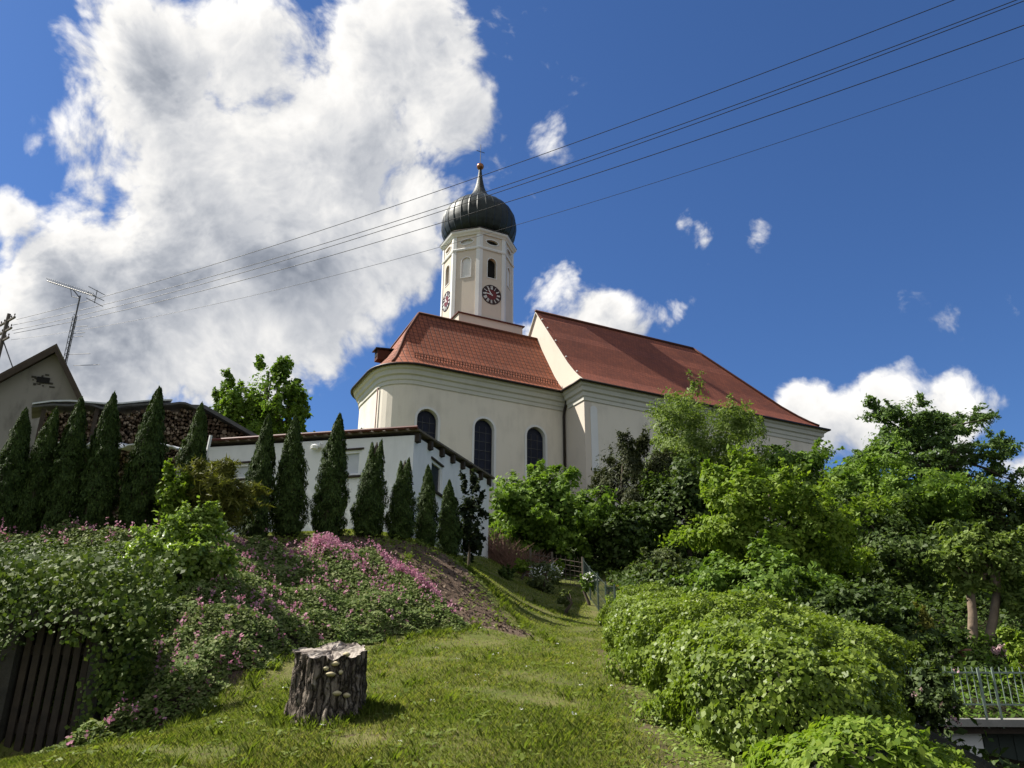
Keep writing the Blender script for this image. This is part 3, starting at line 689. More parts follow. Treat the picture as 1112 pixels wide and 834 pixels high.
mb = MB(); mb.lathe([base_d[0], base_d[1], BZ+.05], [(.02, -.3), (.16, -.25), (.26, -.14), (.30, 0), (.26, .15), (.15, .26), (.05, .30)], 16); mb.build('finial_ball', M['gold'], tw, smooth=True)
mb = MB(); cc0 = np.array([base_d[0], base_d[1], BZ+.3]); mb.tube([cc0, cc0+ez*1.9], .028, 6); mb.tube([cc0+ez*1.2-cu*.36, cc0+ez*1.2+cu*.36], .026, 6); mb.build('cross', M['iron'], tw)
# clocks with Roman numerals, on the near face (k=2) and the east face (k=4)
ROM = ['XII', 'I', 'II', 'III', 'IV', 'V', 'VI', 'VII', 'VIII', 'IX', 'X', 'XI']
def clock(k):
    nrm, ax = faces[k]; ax = -ax if k in (2, 4) else ax
    right = np.cross(ez, nrm); right = right   # viewer's right when looking at the face
    P_ = tp(0, 0, 0)+nrm*HT; c_ = np.array([P_[0], P_[1], 28.88]); mb = MB()
    def disk(r0, r1, d0, d1, mi):
        mb.m = mi; n = 40; rg = []
        for q in np.linspace(0, 2*math.pi, n, endpoint=False):
            u_ = right*math.cos(q)+ez*math.sin(q)
            rg.append([c_+u_*r0+nrm*d0, c_+u_*r0+nrm*d1, c_+u_*r1+nrm*d1, c_+u_*r1+nrm*d0])
        mb.loft(rg+[rg[0]], cap=False)
    disk(.0, .74, .0, .02, 0); disk(.0, .40, .021, .026, 1); disk(.70, .77, .0, .035, 0)
    def stroke(p, q, w, d):
        p = np.array(p); q = np.array(q); dd = q-p; ln = np.hypot(*dd); dd = dd/ln; e = np.array([-dd[1], dd[0]])
        o = [p+e*w/2, p-e*w/2, q-e*w*.4, q+e*w*.4]
        mb.prism([c_+right*a+ez*b+nrm*d for a, b in o], nrm*.006)
    mb.m = 2
    for h_, s_ in enumerate(ROM):
        th = math.pi/2-h_*math.pi/6; rad = np.array([math.cos(th), math.sin(th)]); tan = np.array([math.sin(th), -math.cos(th)])
        wds = {'I': .042, 'V': .085, 'X': .085}; tot = sum(wds[x] for x in s_); x0 = -tot/2; r0, r1 = .42, .69
        for chh in s_:
            wd = wds[chh]; xm = x0+wd/2; x0 += wd
            pt = lambda x, r: rad*r+tan*x
            if chh == 'I': stroke(pt(xm, r0), pt(xm, r1), .032, .022)
            if chh == 'V': stroke(pt(xm, r0), pt(xm-.03, r1), .03, .022); stroke(pt(xm, r0), pt(xm+.03, r1), .02, .0225)
            if chh == 'X': stroke(pt(xm-.03, r0), pt(xm+.03, r1), .02, .022); stroke(pt(xm+.03, r0), pt(xm-.03, r1), .03, .0225)
    for ang, r_, w_ in ((90-6*46, .56, .055), (90-30*10.77, .40, .075)):
        a_ = R(ang); stroke((-.1*math.cos(a_), -.1*math.sin(a_)), (r_*math.cos(a_), r_*math.sin(a_)), w_, .032)
    mb.build('clock_face', [M['clock_dark'], M['clock_red'], M['white_paint']], tw)
clock(2); clock(4)

# ------------------------------------------------------------------ white garden shed
s0 = at(447, 585, 18)[:2]; s1 = at(529.5, 606, 24)[:2]; s0 = np.array([-2.27, 18.]); s1 = np.array([-.68, 24.])
sdv = np.r_[s1-s0, 0]; SLN = np.linalg.norm(sdv); sdv /= SLN; sfn = np.array([-sdv[1], sdv[0], 0])     # sfn: along the front wall to the left
zt0, zt1 = 7.44, 7.93; zb = 4.2
fz = [float(plane(240, 489, np.r_[s0, 0], np.cross(sfn, ez))[2])]
LF = 9.2; zfl = 7.62
def sp(l, d, z): return np.r_[s0, 0] + sfn*l + sdv*d + ez*z
sh = empty('garden_shed', sp(2, 3, 4.9), 'long low white shed with dark rafter ends behind the row of conifers', 'shed')
def stop(l, d): return zt0 + (zt1-zt0)*d/SLN + (zfl-zt0)*l/LF
rg0 = [sp(0, 0, zb), sp(LF, 0, zb), sp(LF, SLN, zb), sp(0, SLN, zb)]
rg1 = [sp(0, 0, stop(0, 0)-.06), sp(LF, 0, stop(LF, 0)-.06), sp(LF, SLN, stop(LF, SLN)-.06), sp(0, SLN, stop(0, SLN)-.06)]
mb = MB(); mb.loft([rg0, rg1]); swl = mb.build('wall', M['shed_white'], sh)
fnrm = -sdv; enrm = -sfn
def onfront(x, y): q_ = plane(x, y, np.r_[s0, 0], fnrm) - np.r_[s0, 0]; return q_@sfn, q_[2]
def onend(x, y): q_ = plane(x, y, np.r_[s0, 0], enrm) - np.r_[s0, 0]; return q_@sdv, q_[2]
cm = MB(); shw = []
for (x0, y0, x1, y1, fr_) in ((370, 489, 392, 517, 1), (250, 503, 284, 520, 1), (468, 506, 480, 531, 0)):
    if fr_:
        a, b_ = onfront((x0+x1)/2, (y0+y1)/2); wd = abs(onfront(x0, y0)[0]-onfront(x1, y0)[0]); hh = abs(onfront(x0, y0)[1]-onfront(x0, y1)[1])
        c_ = sp(a, 0, b_); ax = sfn; nm = fnrm
    else:
        a, b_ = onend((x0+x1)/2, (y0+y1)/2); wd = abs(onend(x0, y0)[0]-onend(x1, y0)[0]); hh = .75
        c_ = sp(0, a, b_); ax = sdv; nm = enrm
    cm.box(c_, (wd, .3, hh), (ax, nm, ez)); shw.append((c_, ax, nm, wd, hh, fr_))
cut(swl, cm)
for c_, ax, nm, wd, hh, fr_ in shw:
    f = MB(); t_ = .07
    for s_ in (-1, 1):
        f.box(c_+ax*s_*(wd/2-t_/2)-nm*.06, (t_, .08, hh), (ax, nm, ez)); f.box(c_+ez*s_*(hh/2-t_/2)-nm*.061, (wd-2*t_, .08, t_), (ax, nm, ez))
    if wd > .9: f.box(c_-nm*.062, (t_*.8, .08, hh-2*t_), (ax, nm, ez))
    fo = f.build('window', M['white_paint'], sh)
    f = MB(); f.box(c_-nm*.08, (wd-.1, .02, hh-.1), (ax, nm, ez)); f.build('pane', M['sheet_white'] if fr_ else M['glass'], fo)
    f = MB(); f.box(c_-ez*(hh/2+.02)+nm*.03, (wd+.12, .10, .04), (ax, nm, ez)); f.build('sill', M['wood_dark'], fo); f = MB(); f.box(c_+ez*(hh/2+.02)+nm*.01, (wd+.1, .05, .04), (ax, nm, ez)); f.build('head_board', M['wood_dark'], fo)
ov = .13
rt = [sp(-ov, -.05, stop(0, 0)+.03), sp(LF, -.05, stop(LF, 0)+.03), sp(LF, SLN+.2, stop(LF, SLN)+.03), sp(-ov, SLN+.2, stop(0, SLN)+.03)]
mb = MB(); mb.loft([rt, [q+ez*.05 for q in rt]]); mb.build('roof', M['wood_grey'], sh)
mb = MB(); mb.tube([sp(-ov, -.14, stop(0, 0)+.09), sp(LF, -.14, stop(LF, 0)+.07)], .035, 6)
for l in np.arange(.0, LF, .3): mb.box(sp(l, -.06, stop(l, 0)+.09), (.20, .10, .035), (sfn, sdv, ez))
mb.build('verge_tiles', M['coping'], sh)
for k in range(8):
    d_ = .12+k*(SLN-.3)/7; mb = MB()
    mb.prism([sp(.02-.0, d_-.07, stop(0, d_)-.01+.0), sp(-.10, d_-.07, stop(0, d_)-.01), sp(-.10, d_-.07, stop(0, d_)-.20), sp(.02, d_-.07, stop(0, d_)-.22)], sdv*.15); mb.build('rafter_end', M['wood_dark'], sh)
l_, z_ = onfront(345, 485); mb = MB(); mb.box(sp(l_, -.06, z_), (.24, .12, .1), (sfn, sdv, ez)); mb.lathe(sp(l_, -.14, z_-.1), [(.03, -.02), (.09, .0), (.1, .07), (.04, .11)], 10); mb.build('wall_lamp', M['white_paint'], sh)

# ------------------------------------------------------------------ grey gabled house on the left with aerial
HP = at(62, 374, 28); hn = np.array([.36, -.93, 0]); hn /= np.linalg.norm(hn); hx = np.array([-hn[1], hn[0], 0])
if hx[0] < 0: hx = -hx
hq = plane(92, 436, HP, hn)-HP; hl = plane(0, 407, HP, hn)-HP
sr = hq[2]/(hq@hx); slf = hl[2]/(hl@hx)
pit = (abs(sr)+abs(slf))/2
HWD = 5.2
ho = empty('gabled_house', (HP[0]-hn[0]*4, HP[1]-hn[1]*4, gz(HP[0], HP[1]+3)), 'grey rendered house gable with old brown roof at the left edge', 'house')
def hp(x, d, z): return HP*[1, 1, 0] + hx*x - hn*d + ez*z
apz = HP[2]
mb = MB(); mb.prism([hp(x, .25, z) for x, z in ((-HWD, 4.5), (HWD, 4.5), (HWD, apz-.25-HWD*abs(sr)), (0, apz-.25), (-HWD, apz-.25-HWD*abs(slf)))], -hn*9); hw_ = mb.build('wall', M['grey_render'], ho)
for s_, sl2 in ((-1, abs(slf)), (1, abs(sr))):
    e = HWD+.5; ln = math.hypot(e, e*sl2); mb = MB()
    A = [hp(0, -.1, apz), hp(s_*e, -.1, apz-e*sl2), hp(s_*e, 9.4, apz-e*sl2), hp(0, 9.4, apz)]
    mb.add(A+[q-ez*.2 for q in A], [(0, 1, 2, 3), (7, 6, 5, 4), (0, 4, 5, 1), (1, 5, 6, 2), (2, 6, 7, 3), (3, 7, 4, 0)], [[(0, 0), (0, ln), (9.5, ln), (9.5, 0)]]+[[(0, 0), (0, .1), (.2, .1), (.2, 0)]]*5)
    mb.build('roof', M['tiles_old'], ho)
for s_, sl2 in ((-1, abs(slf)), (1, abs(sr))):
    e = HWD+.5; mb = MB(); mb.prism([hp(0, -.13, apz-.13), hp(s_*e, -.13, apz-.13-e*sl2), hp(s_*e, -.13, apz-.36-e*sl2), hp(0, -.13, apz-.36)], -hn*.05); mb.build('barge_board', M['wood_dark'], ho)
vq = plane(47, 413, hp(0, .25, 0), hn); mb = MB(); mb.box(vq, (.42, .08, .22), (hx, hn, ez)); mb.build('vent', M['dark'], ho)
mb = MB(); 
for _ in range(16):
    q_ = vq + hx*random.uniform(-.35, .35)+ez*random.uniform(-.25, .25); mb.box(q_+hn*.01, (random.uniform(.04, .2), .03, random.uniform(.03, .1)), (hx, hn, ez))
mb.build('vent_rim', M['stone'], ho)
# aerial: foot behind the ridge's right slope
af = at(72, 386, 29); atop = at(86, 321, 29)
an = empty('television_aerial', (af[0], af[1], af[2]-.6), 'tall lattice roof aerial with long toothed boom above the grey gable', 'aerial')
top = np.array([af[0]+.02, af[1], atop[2]])
mb = MB(); mb.tube([top-ez*(top[2]-af[2]+.6), top], .03, 6)
for z in np.arange(af[2]-.2, af[2]+1.6, .25): mb.tube([[af[0]-.08, af[1], z], [af[0]+.08, af[1], z+.12], [af[0]-.08, af[1], z+.25]], .012, 4)
mb.tube([[af[0]+.08, af[1], af[2]-.5], [af[0]+.08, af[1], af[2]+1.7]], .015, 4); mb.tube([[af[0]-.08, af[1], af[2]-.5], [af[0]-.08, af[1], af[2]+1.7]], .015, 4)
mb.build('mast', M['iron'], an)
b0, b1 = at(51, 305, 29.6), at(104, 322, 28.4)
mb = MB(); mb.tube([b0, b1], .022, 5); mb.tube([top-ez*.1, b0*.45+b1*.55-ez*.02], .02, 4); mb.tube([b0*.5+b1*.5-ez*.02, b0*.45+b1*.55-ez*.32, b0*.3+b1*.7-ez*.3], .015, 4); mb.build('boom', M['iron'], an)
bd = unit(b1-b0); el_ = np.cross(bd, ez); el_ /= np.linalg.norm(el_); upx = unit(np.cross(el_, bd))
for k in range(22):
    q_ = b0+(b1-b0)*(.02+.045*k); mb = MB(); mb.tube([q_-el_*.13-upx*.02, q_+el_*.13+upx*.10], .011, 4); mb.build('director', M['iron'], an)
mb = MB(); 
for q_ in (-.25, 0, .25): mb.tube([b1-el_*.4+ez*q_, b1+el_*.4+ez*q_], .014, 4)
mb.tube([b1-ez*.28, b1+ez*.28], .018, 4); mb.build('reflector', M['iron'], an)
for x0, x1, y in ((72, 98, 385), (80, 108, 397), (80, 95, 355), (80, 92, 362), (79, 90, 366)):
    mb = MB(); mb.tube([at(x0, y, 29), at(x1, y-1, 28.6)], .012, 4); mb.build('lower_element', M['iron'], an)

# utility pole and five cables
PY = 42.; pt = at(10, 341, PY); pb = np.array([pt[0], pt[1], gz(pt[0], pt[1])])
up = empty('utility_pole', pb, 'distant utility pole with crossarms behind the grey house', 'utility pole')
mb = MB(); mb.tube([pb, pt], [.16, .10], 8); mb.build('pole', M['timber_pole'], up)
pu = unit(np.array([.8, -.6, 0]))
armz = []
for k, (y, hw2) in enumerate(((349, .95), (360, .85), (370, .8))):
    q_ = at(8, y, PY); q_ = np.array([pt[0], pt[1], q_[2]]); armz.append(q_[2]); mb = MB(); mb.box(q_-pu*0, (hw2*2, .1, .1), (pu, np.cross(ez, pu), ez)); a_ = mb.build('crossarm', M['timber_pole'], up)
    for s_ in (-.9, -.45, .45, .9):
        f = MB(); f.lathe(q_+pu*s_*hw2+ez*.05, [(.015, 0), (.015, .08), (.035, .1), (.035, .16), (.02, .2)], 8); f.build('insulator', M['wood_dark'], a_)
mb = MB(); mb.tube([pt-ez*1.6, np.array([pt[0]+2.9, pt[1]-1.0, pt[2]-6.0]), np.array([pt[0]+6, pt[1]-2, gz(pt[0]+6, pt[1]-2)])], .035, 5); mb.build('guy_wire', M['iron'], up)
WL = [((18, 347), (140, 313.4), (500, 199), (1031, 0)), ((14, 353), (140, 322), (500, 217.5), (1097, 0)), ((13, 359), (140, 327.4), (500, 222.5), (1108, 0)), ((15, 362), (140, 336.3), (500, 235.5), (1112, 25)), ((12, 369), (140, 348.5), (500, 262), (1112, 59.5))]
pick = ['uppermost of the five cables crossing the sky', 'second cable from the top of the five crossing the sky', 'third cable from the top crossing just under its close neighbour', 'fourth cable crossing the sky over the middle of the dome', 'lowest and faintest of the five cables crossing the sky']
for k, (A, A2, Mi, B) in enumerate(WL):
    a_ = at(A[0], A[1], PY-.2); YB = 15.
    ex = 1350; ey = B[1] + (B[1]-Mi[1])/(B[0]-Mi[0])*(ex-B[0])*1.04
    b_ = at(ex, ey, YB)
    def curve(sag, n=60): return [a_*(1-t)+b_*t-ez*sag*4*t*(1-t) for t in np.linspace(0, 1, n)]
    def err(sag):
        e_ = 0
        for tx, ty in ((500, Mi[1]),):
            P_ = curve(sag, 400); pr_ = [((556+F*((q-EYE)@RI)/((q-EYE)@FW)), 417-F*((q-EYE)@UP)/((q-EYE)@FW)) for q in P_]
            yy = np.interp(tx, [q[0] for q in pr_], [q[1] for q in pr_]); e_ += yy-ty
        return e_
    lo, hi = -3., 6.
    for _ in range(30):
        md = (lo+hi)/2
        if err(md) > 0: hi = md
        else: lo = md
    mb = MB(); mb.tube(curve(lo), .0135 if k < 4 else .008, 5); o = mb.build('power_cable', M['wire'], loc=a_); tag(o, pick[k], 'cable', 'overhead cables')

# ------------------------------------------------------------------ plants: generators
def tube_tree(root, base, top, r0, limbs, mt, name='trunk'):
    mb = MB(); base = np.array(base, float); top = np.array(top, float)
    mid = base*.5+top*.5+np.array([random.uniform(-.15, .15), random.uniform(-.15, .15), 0])
    pts = [base-ez*.3, base*.8+mid*.2, mid, mid*.4+top*.6, top]; mb.tube(pts, [r0*1.25, r0, r0*.78, r0*.55, r0*.2], 8)
    for e in limbs:
        s_ = random.uniform(.35, .85); st_ = base*(1-s_)+top*s_ if s_ > .5 else mid*(s_*2)+base*(1-s_*2)
        st_ = mid if s_ <= .5 else mid*(1-(s_-.5)*2)+top*(s_-.5)*2
        e = np.array(e); kn = st_*.5+e*.5+np.array([0, 0, .12*np.linalg.norm(e-st_)])
        mb.tube([st_, kn, e], [r0*.42, r0*.26, r0*.06], 5)
    return mb.build(name, mt, root, smooth=True)
def crown_points(c, rad, nl, nc, cr=(.24, .42), shell=.45, flat=.9, low=-.75):
    """ragged crown: clumps of several sizes, a loose inner fill and sprays sticking out; noise tears gaps in it"""
    c = np.array(c); rad = np.array(rad); cen = []; so_ = random.uniform(0, 50)
    while len(cen) < nc:
        d_ = sph(1)[0]
        if d_[2] < low: continue
        cen.append(d_*random.uniform(shell, .98)*(1+.35*(float(vnoise(d_[None], 1.6, so_)[0])-.5)*2*.6))
    cen = np.array(cen); crr = np.clip(rng.lognormal(math.log((cr[0]+cr[1])/2.35), .38, nc), cr[0]*.5, cr[1]*1.15)*(1.12-.35*np.linalg.norm(cen, axis=1))
    wts = crr**2; pick_ = rng.choice(nc, nl, p=wts/wts.sum())
    d_ = sph(nl); d_[:, 2] = np.where(rng.random(nl) < .35, np.abs(d_[:, 2]), d_[:, 2]); r_ = rng.uniform(.15, 1, nl)**.5
    P = cen[pick_] + d_*(crr[pick_]*r_)[:, None]*[1, 1, flat]
    fill = rng.random(nl) < .16; fd = sph(nl); fr_ = rng.uniform(.35, .82, nl)
    P = np.where(fill[:, None], fd*fr_[:, None], P)
    # sprays: leafy shoots leaving the clumps outwards and upwards
    ns = nc*5; sp_ = rng.random(nl) < .17; so_i = rng.integers(0, ns, nl); sc_i = rng.integers(0, nc, ns); sd_ = unit(unit(cen[sc_i])*.9+sph(ns)*.55+np.array([0, 0, .35])); sl_ = rng.uniform(.12, .36, ns)
    tt_ = rng.random(nl); st_ = cen[sc_i]+sd_*(crr[sc_i]*.6)[:, None]; bend = np.array([0, 0, -.10])*(tt_**2)[:, None]
    P = np.where(sp_[:, None], st_[so_i]+sd_[so_i]*(sl_[so_i]*tt_)[:, None]+bend+rng.normal(size=(nl, 3))*.022, P)
    N = np.where(fill[:, None], fd, d_*.8 + unit(P)*.5) + np.array([0, 0, .35])
    dn = vnoise(P, 3.0, so_)*.55+vnoise(P, 7., so_)*.45; kk = (dn > .37+.10*rng.random(nl)) | sp_
    P = P*(1+.34*(vnoise(P, 2.4, so_+9)-.5)+.16*(vnoise(P, 5.5, so_+3)-.5))[:, None]; P[:, 2] = np.maximum(P[:, 2], -1.08)
    return c+P[kk]*rad, N[kk], c+cen*rad
def tree(name, label, cat, group, px, py, Y, wpx, hpx, mt, nl, leaf, nc=26, base=None, trunk=.12, bark='bark', depth=.9, **k):
    nl = int(nl*2.1); nc = int(nc*1.25); c = at(px, py, Y); mp = mpp(c); rad = (wpx/2*mp, wpx/2*mp*depth, hpx/2*mp*1.02)
    bx, by = (c[0], c[1]) if base is None else base; bz = gz(bx, by)
    root = empty(name, (bx, by, bz), label, cat, group)
    jit = k.pop('jitter', .42); asp = k.pop('aspect', .6); up_ = k.pop('up', None)
    P, N, cen = crown_points(c, rad, nl, nc, **k)
    keep = P[:, 2] > ground(P[:, 0], P[:, 1])+.03; P, N = P[keep], N[keep]
    sel = cen[rng.choice(len(cen), min(len(cen), 9), replace=False)]
    sel = [e for e in sel if e[2] > bz+.4]
    tube_tree(root, (bx, by, bz), c+[0, 0, rad[2]*.55], trunk, sel, M[bark])
    leafobj('crown', P, N, leaf, L[mt], root, aspect=asp, jitter=jit, up=up_)
    return root
def shrub(name, label, cat, group, px, py, Y, wpx, hpx, mt, nl, leaf, nc=18, **k):
    return tree(name, label, cat, group, px, py, Y, wpx, hpx, mt, nl, leaf, nc, trunk=k.pop('trunk', .04), low=-1, flat=.95, **k)

# thuja row: three foliage meshes, copied along the row
def thuja_mesh(n, twin=False):
    h_ = rng.random(n)**.75; hh = 1-h_**1.0; hh = np.sort(hh)
    prof_ = np.interp(hh, [0, .06, .25, .55, .8, .94, 1], [.74, .92, 1., .78, .45, .19, .02])
    th = rng.uniform(0, 2*math.pi, n); lump = 1+.10*np.sin(th*3+hh*17)+.09*np.sin(th*5-hh*31)+.06*np.sin(th*9+hh*60)
    r_ = prof_*lump*rng.uniform(.72, 1.04, n); P = np.c_[r_*np.cos(th)*.5, r_*np.sin(th)*.5, hh]; Pn = P*[1, 1, 2.6]; f_ = .80+.30*vnoise(Pn, 4.5, 3.*twin)+.26*vnoise(Pn, 10, 7); P[:, :2] *= f_[:, None]; P[:, 2] += (vnoise(Pn, 9, 21)-.5)*.05
    if twin:
        sgn = np.where(rng.random(n) < .5, -1, 1); q_ = np.clip((hh-.45)/.55, 0, 1); P[:, 0] = P[:, 0]*(1-.45*q_)+sgn*.17*q_; P[:, 2] = np.where(sgn > 0, P[:, 2], P[:, 2]*.965)
    N = np.c_[np.cos(th), np.sin(th), np.full(n, .35)]
    return P, N
thj = []
for tv in (False, False, True):
    P, N = thuja_mesh(28000, tv); thj.append((P, N))
TH = [((8, 441), (-8, 590), 46, 12.2, 0, 'thuja column cut by the left picture edge'), ((47, 438), (24, 572), 44, 12.4, 1, 'dark thuja column second from the left edge'),
      ((92, 428), (63, 568), 46, 12.5, 0, 'thuja column in front of the left end of the firewood stack'), ((127, 426), (101, 566), 48, 12.6, 1, 'thuja column left of the tallest one before the firewood'),
      ((171, 420), (149, 566), 50, 12.8, 0, 'tallest thuja column standing before the middle of the firewood stack'), ((213, 436), (200, 560), 44, 13.4, 1, 'thuja column half hidden behind the golden juniper'),
      ((279, 446), (276, 578), 36, 14.0, 0, 'thuja column just right of the golden juniper'), ((321, 450), (312, 578), 38, 14.3, 1, 'thuja column between juniper side and shed lamp'),
      ((362, 447), (355, 581), 38, 14.5, 0, 'tall slender thuja left of the front shed window'), ((404, 474), (398, 586), 36, 14.8, 2, 'forked thuja before the shed corner with dense base'),
      ((438, 495), (434, 589), 32, 15.0, 2, 'smaller forked thuja left of the shed end window'), ((462, 502), (462, 598), 25, 15.3, 1, 'narrow thuja under the shed end window'),
      ((484, 520), (487, 604), 27, 15.6, 0, 'smallest thuja at the right end of the row')]
meshes = {}
for k, (tp_, bs_, wpx, Y, vi, lab) in enumerate(TH):
    b_ = at(bs_[0], bs_[1], Y); b_[2] = gz(b_[0], b_[1]); tt_ = at(tp_[0], tp_[1], Y); hgt = tt_[2]-b_[2]; wd = wpx*mpp(b_)*(.78 if k < 6 else .88)
    root = empty('thuja', b_, lab, 'conifer', 'row of thujas along the shed')
    if vi not in meshes:
        P, N = thj[vi]; fo = leafobj('foliage', P*[.85, .85, 2.4], N, .085, L['thuja'], root, loc=None, aspect=.42, up=np.array([0, 0, 1.]), jitter=.45) if False else None
        V_, Q_ = leaf_geo(P*[.8, .8, 2.2], N, .054, aspect=.4, up=np.array([0, 0, 1.]), jitter=.45)
        fo = fastmesh('foliage', V_+b_.astype(np.float32), Q_, L['thuja'], root)
        mb = MB(); mb.lathe(b_, [(.06, -.1), (.26, .1), (.28, .5), (.2, 1.3), (.08, 1.9), (.01, 2.1)], 10); core_cone = mb.build('trunk', M['twig'] if False else M['bark'], root)  # solid core cone added inside the foliage to block light
        meshes[vi] = (fo, core_cone)
    else:
        fo = meshes[vi][0].copy(); core_cone = meshes[vi][1].copy()
        for q_ in (fo, core_cone): col.objects.link(q_); q_.parent = root
    root.scale = (wd/.8, wd/.8, hgt/2.2); root.rotation_euler = (random.uniform(-.035, .035), random.uniform(-.01, .05), k*1.3 if vi < 2 else (.1 if k == 9 else -.1))

# round bright shrub, golden juniper, holly by the shed
shrub('round_shrub', 'rounded bright green shrub on the ivy bank above the cellar door', 'shrub', None, 192, 622, 10.4, 104, 122, 'bright', 15000, .062, 60, cr=(.26, .36), shell=.62)
tree('golden_juniper', 'feathery golden green juniper in front of the thuja row', 'shrub', None, 236, 541, 12.6, 92, 80, 'gold', 9000, .15, 40, trunk=.05, low=-1, aspect=.15, cr=(.16, .34), jitter=.9)
tree('young_shrub', 'small yellow green shrub leaning out left of the golden juniper', 'shrub', None, 186, 538, 12.3, 44, 70, 'lime', 2200, .07, 14, trunk=.02, low=-1)
tree('holly_shrub', 'dark open branched shrub against the white shed end', 'shrub', None, 510, 562, 16.6, 38, 84, 'redleaf', 2300, .10, 22, trunk=.03, low=-1, cr=(.14, .26))
P_ = at(224, 500, 13.8); mb = MB(); b_ = np.array([P_[0]-.1, P_[1], gz(P_[0], P_[1])]); mb.tube([b_-ez*.1, at(229, 473, 13.8)], .028, 6); o = mb.build('garden_stake', M['white_paint'], loc=b_); tag(o, 'thin pale stake standing behind the golden juniper', 'stake')

# ------------------------------------------------------------------ firewood stacks behind the thujas
WY = 18.6
wl, wr = at(48, 445, 17.6), at(212, 443, 19.2)
wx = np.r_[(wr-wl)[:2], 0]; WLN = np.linalg.norm(wx); wx /= WLN; wn = np.array([wx[1], -wx[0], 0])
def wp(x, d, z): return np.array([wl[0], wl[1], 0])+wx*x-wn*d+ez*z
wz = gz(wl[0]+2, wl[1])-.2; wt = (wl[2]+wr[2])/2; wsl = (wr[2]-wl[2])/WLN; wtx = lambda x: wt+wsl*(x-WLN/2); print('stack', wl, wr, wz)
ws = empty('firewood_shelter', wp(WLN/2, .5, wz), 'long roofed firewood stack behind the thujas under dark roofing felt', 'woodpile')
mb = MB()
n = 0
for z in np.arange(wz, wt+.6, .07):
    x = random.uniform(0, .1)
    while x < WLN:
        if z > wtx(x)-.12: x += .1; continue
        s_ = random.uniform(.045, .095); r_ = s_*.5; k = random.choice((3, 4, 5)); a0 = random.uniform(0, 6)
        d0 = random.uniform(-.12, .08)
        zj = z+.05+random.uniform(-.025, .025); ol = [wp(x+r_, d0, zj)+wx*r_*1.05*math.cos(a0+q*2*math.pi/k)+ez*r_*1.05*math.sin(a0+q*2*math.pi/k) for q in range(k)]
        mb.prism(ol, -wn*.5); x += s_*.95
o = mb.build('log_stack', M['log_end'], ws, fix=False); tag(o, kind='stuff')
mb = MB(); mb.prism([wp(x, .35, z) for x, z in ((0, wz), (WLN, wz), (WLN, wtx(WLN)-.12), (0, wtx(0)-.12))], -wn*.5); mb.build('back_wall', M['wood_dark'], ws)
for x in (0, WLN*.33, WLN*.66, WLN): 
    mb = MB(); mb.box(wp(x, -.06, (wz+wtx(x))/2), (.09, .09, wtx(x)-wz), (wx, wn, ez)); mb.build('post', M['wood_dark'], ws)
mb = MB(); NS = 26; rg = []
for k in range(NS+1):
    x = -.25+(WLN+.4)*k/NS; zq = wtx(x)+.05*math.sin(x*1.1)+.06*math.sin(x*2.7+1)+.02*math.sin(x*9); rg.append([wp(x, -.2, zq-.02-.03*math.sin(x*6)), wp(x, 1.2, zq+.15), wp(x, 1.2, zq+.19), wp(x, -.2, zq+.03-.03*math.sin(x*6))])
mb.loft(rg); mb.build('roof', M['felt'], ws)
mb = MB(); rg = []
for k in range(9):
    x = -.25+2.9*k/8; zq = wtx(x)+.05*math.sin(x*1.1)+.06*math.sin(x*2.7+1)+.10; rg.append([wp(x, -.24, zq-.04), wp(x, .6, zq+.08), wp(x, .6, zq+.11), wp(x, -.24, zq-.005)])
mb.loft(rg); mb.build('roof_sheet', M['sheet_white'], ws)
# white sheets jutting out at mid-height
for k, (x0, x1, y, lab) in enumerate(((47, 92, 482, 'pale corrugated sheet jutting from the firewood at far left'), (92, 128, 480, 'pale sheet in the middle of the firewood front'), (128, 192, 483, 'pale bowed sheet at the right end of the firewood front'))):
    A, B = at(x0, y+2, 17.3), at(x1, y+2, 17.3); mb = MB(); rg = []
    for q in range(13):
        t_ = q/12; P_ = A*(1-t_)+B*t_; bow = .13*math.sin(math.pi*t_)+.015*math.sin(t_*50); rg.append([P_+ez*(bow-.05), P_+np.array([.1, 1.0, bow+.12]), P_+np.array([.1, 1.0, bow+.15]), P_+ez*(bow-.02)])
    mb.loft(rg); o = mb.build('corrugated_sheet', M['sheet_white'], loc=A); tag(o, lab, 'roof sheet', 'pale sheets over the lower firewood')
# gabled woodshed at the right end of the stack
g0 = at(222, 447, 20.0); g1 = at(270, 473, 20.4); gb = gz(g0[0], g0[1])
gs = empty('woodshed', (g0[0]+.6, g0[1]+.5, gb), 'steep roofed woodshed end filled with split logs right of the firewood stack', 'woodshed')
e_ = unit(np.r_[(g1-g0)[:2], 0]); nn = np.array([e_[1], -e_[0], 0]); gl = np.linalg.norm((g1-g0)[:2]); zlow = g1[2]
mb = MB()
for z in np.arange(gb+1.2, g0[2]-.1, .10):
    x = -.25
    xm = gl*(1-max(0, (z-zlow)/(g0[2]-zlow)))
    while x < min(xm, gl)-.05:
        s_ = random.uniform(.08, .14); k = random.choice((3, 4, 5)); a0 = random.uniform(0, 6); r_ = s_*.52; d0 = random.uniform(-.05, .05)
        mb.prism([g0*[1, 1, 0]+e_*(x+r_)-nn*d0+ez*(z+.05)+e_*r_*math.cos(a0+q*6.283/k)+ez*r_*math.sin(a0+q*6.283/k) for q in range(k)], -nn*.4); x += s_*.95
o = mb.build('log_stack', M['log'], gs, fix=False); tag(o, kind='stuff')
mb = MB(); mb.prism([g0*[1, 1, 0]+e_*x-nn*.42+ez*z for x, z in ((-.3, gb), (gl, gb), (gl, zlow-.1), (0, g0[2]-.1), (-.3, g0[2]-.1))], -nn*2); mb.build('wall', M['wood_dark'], gs)
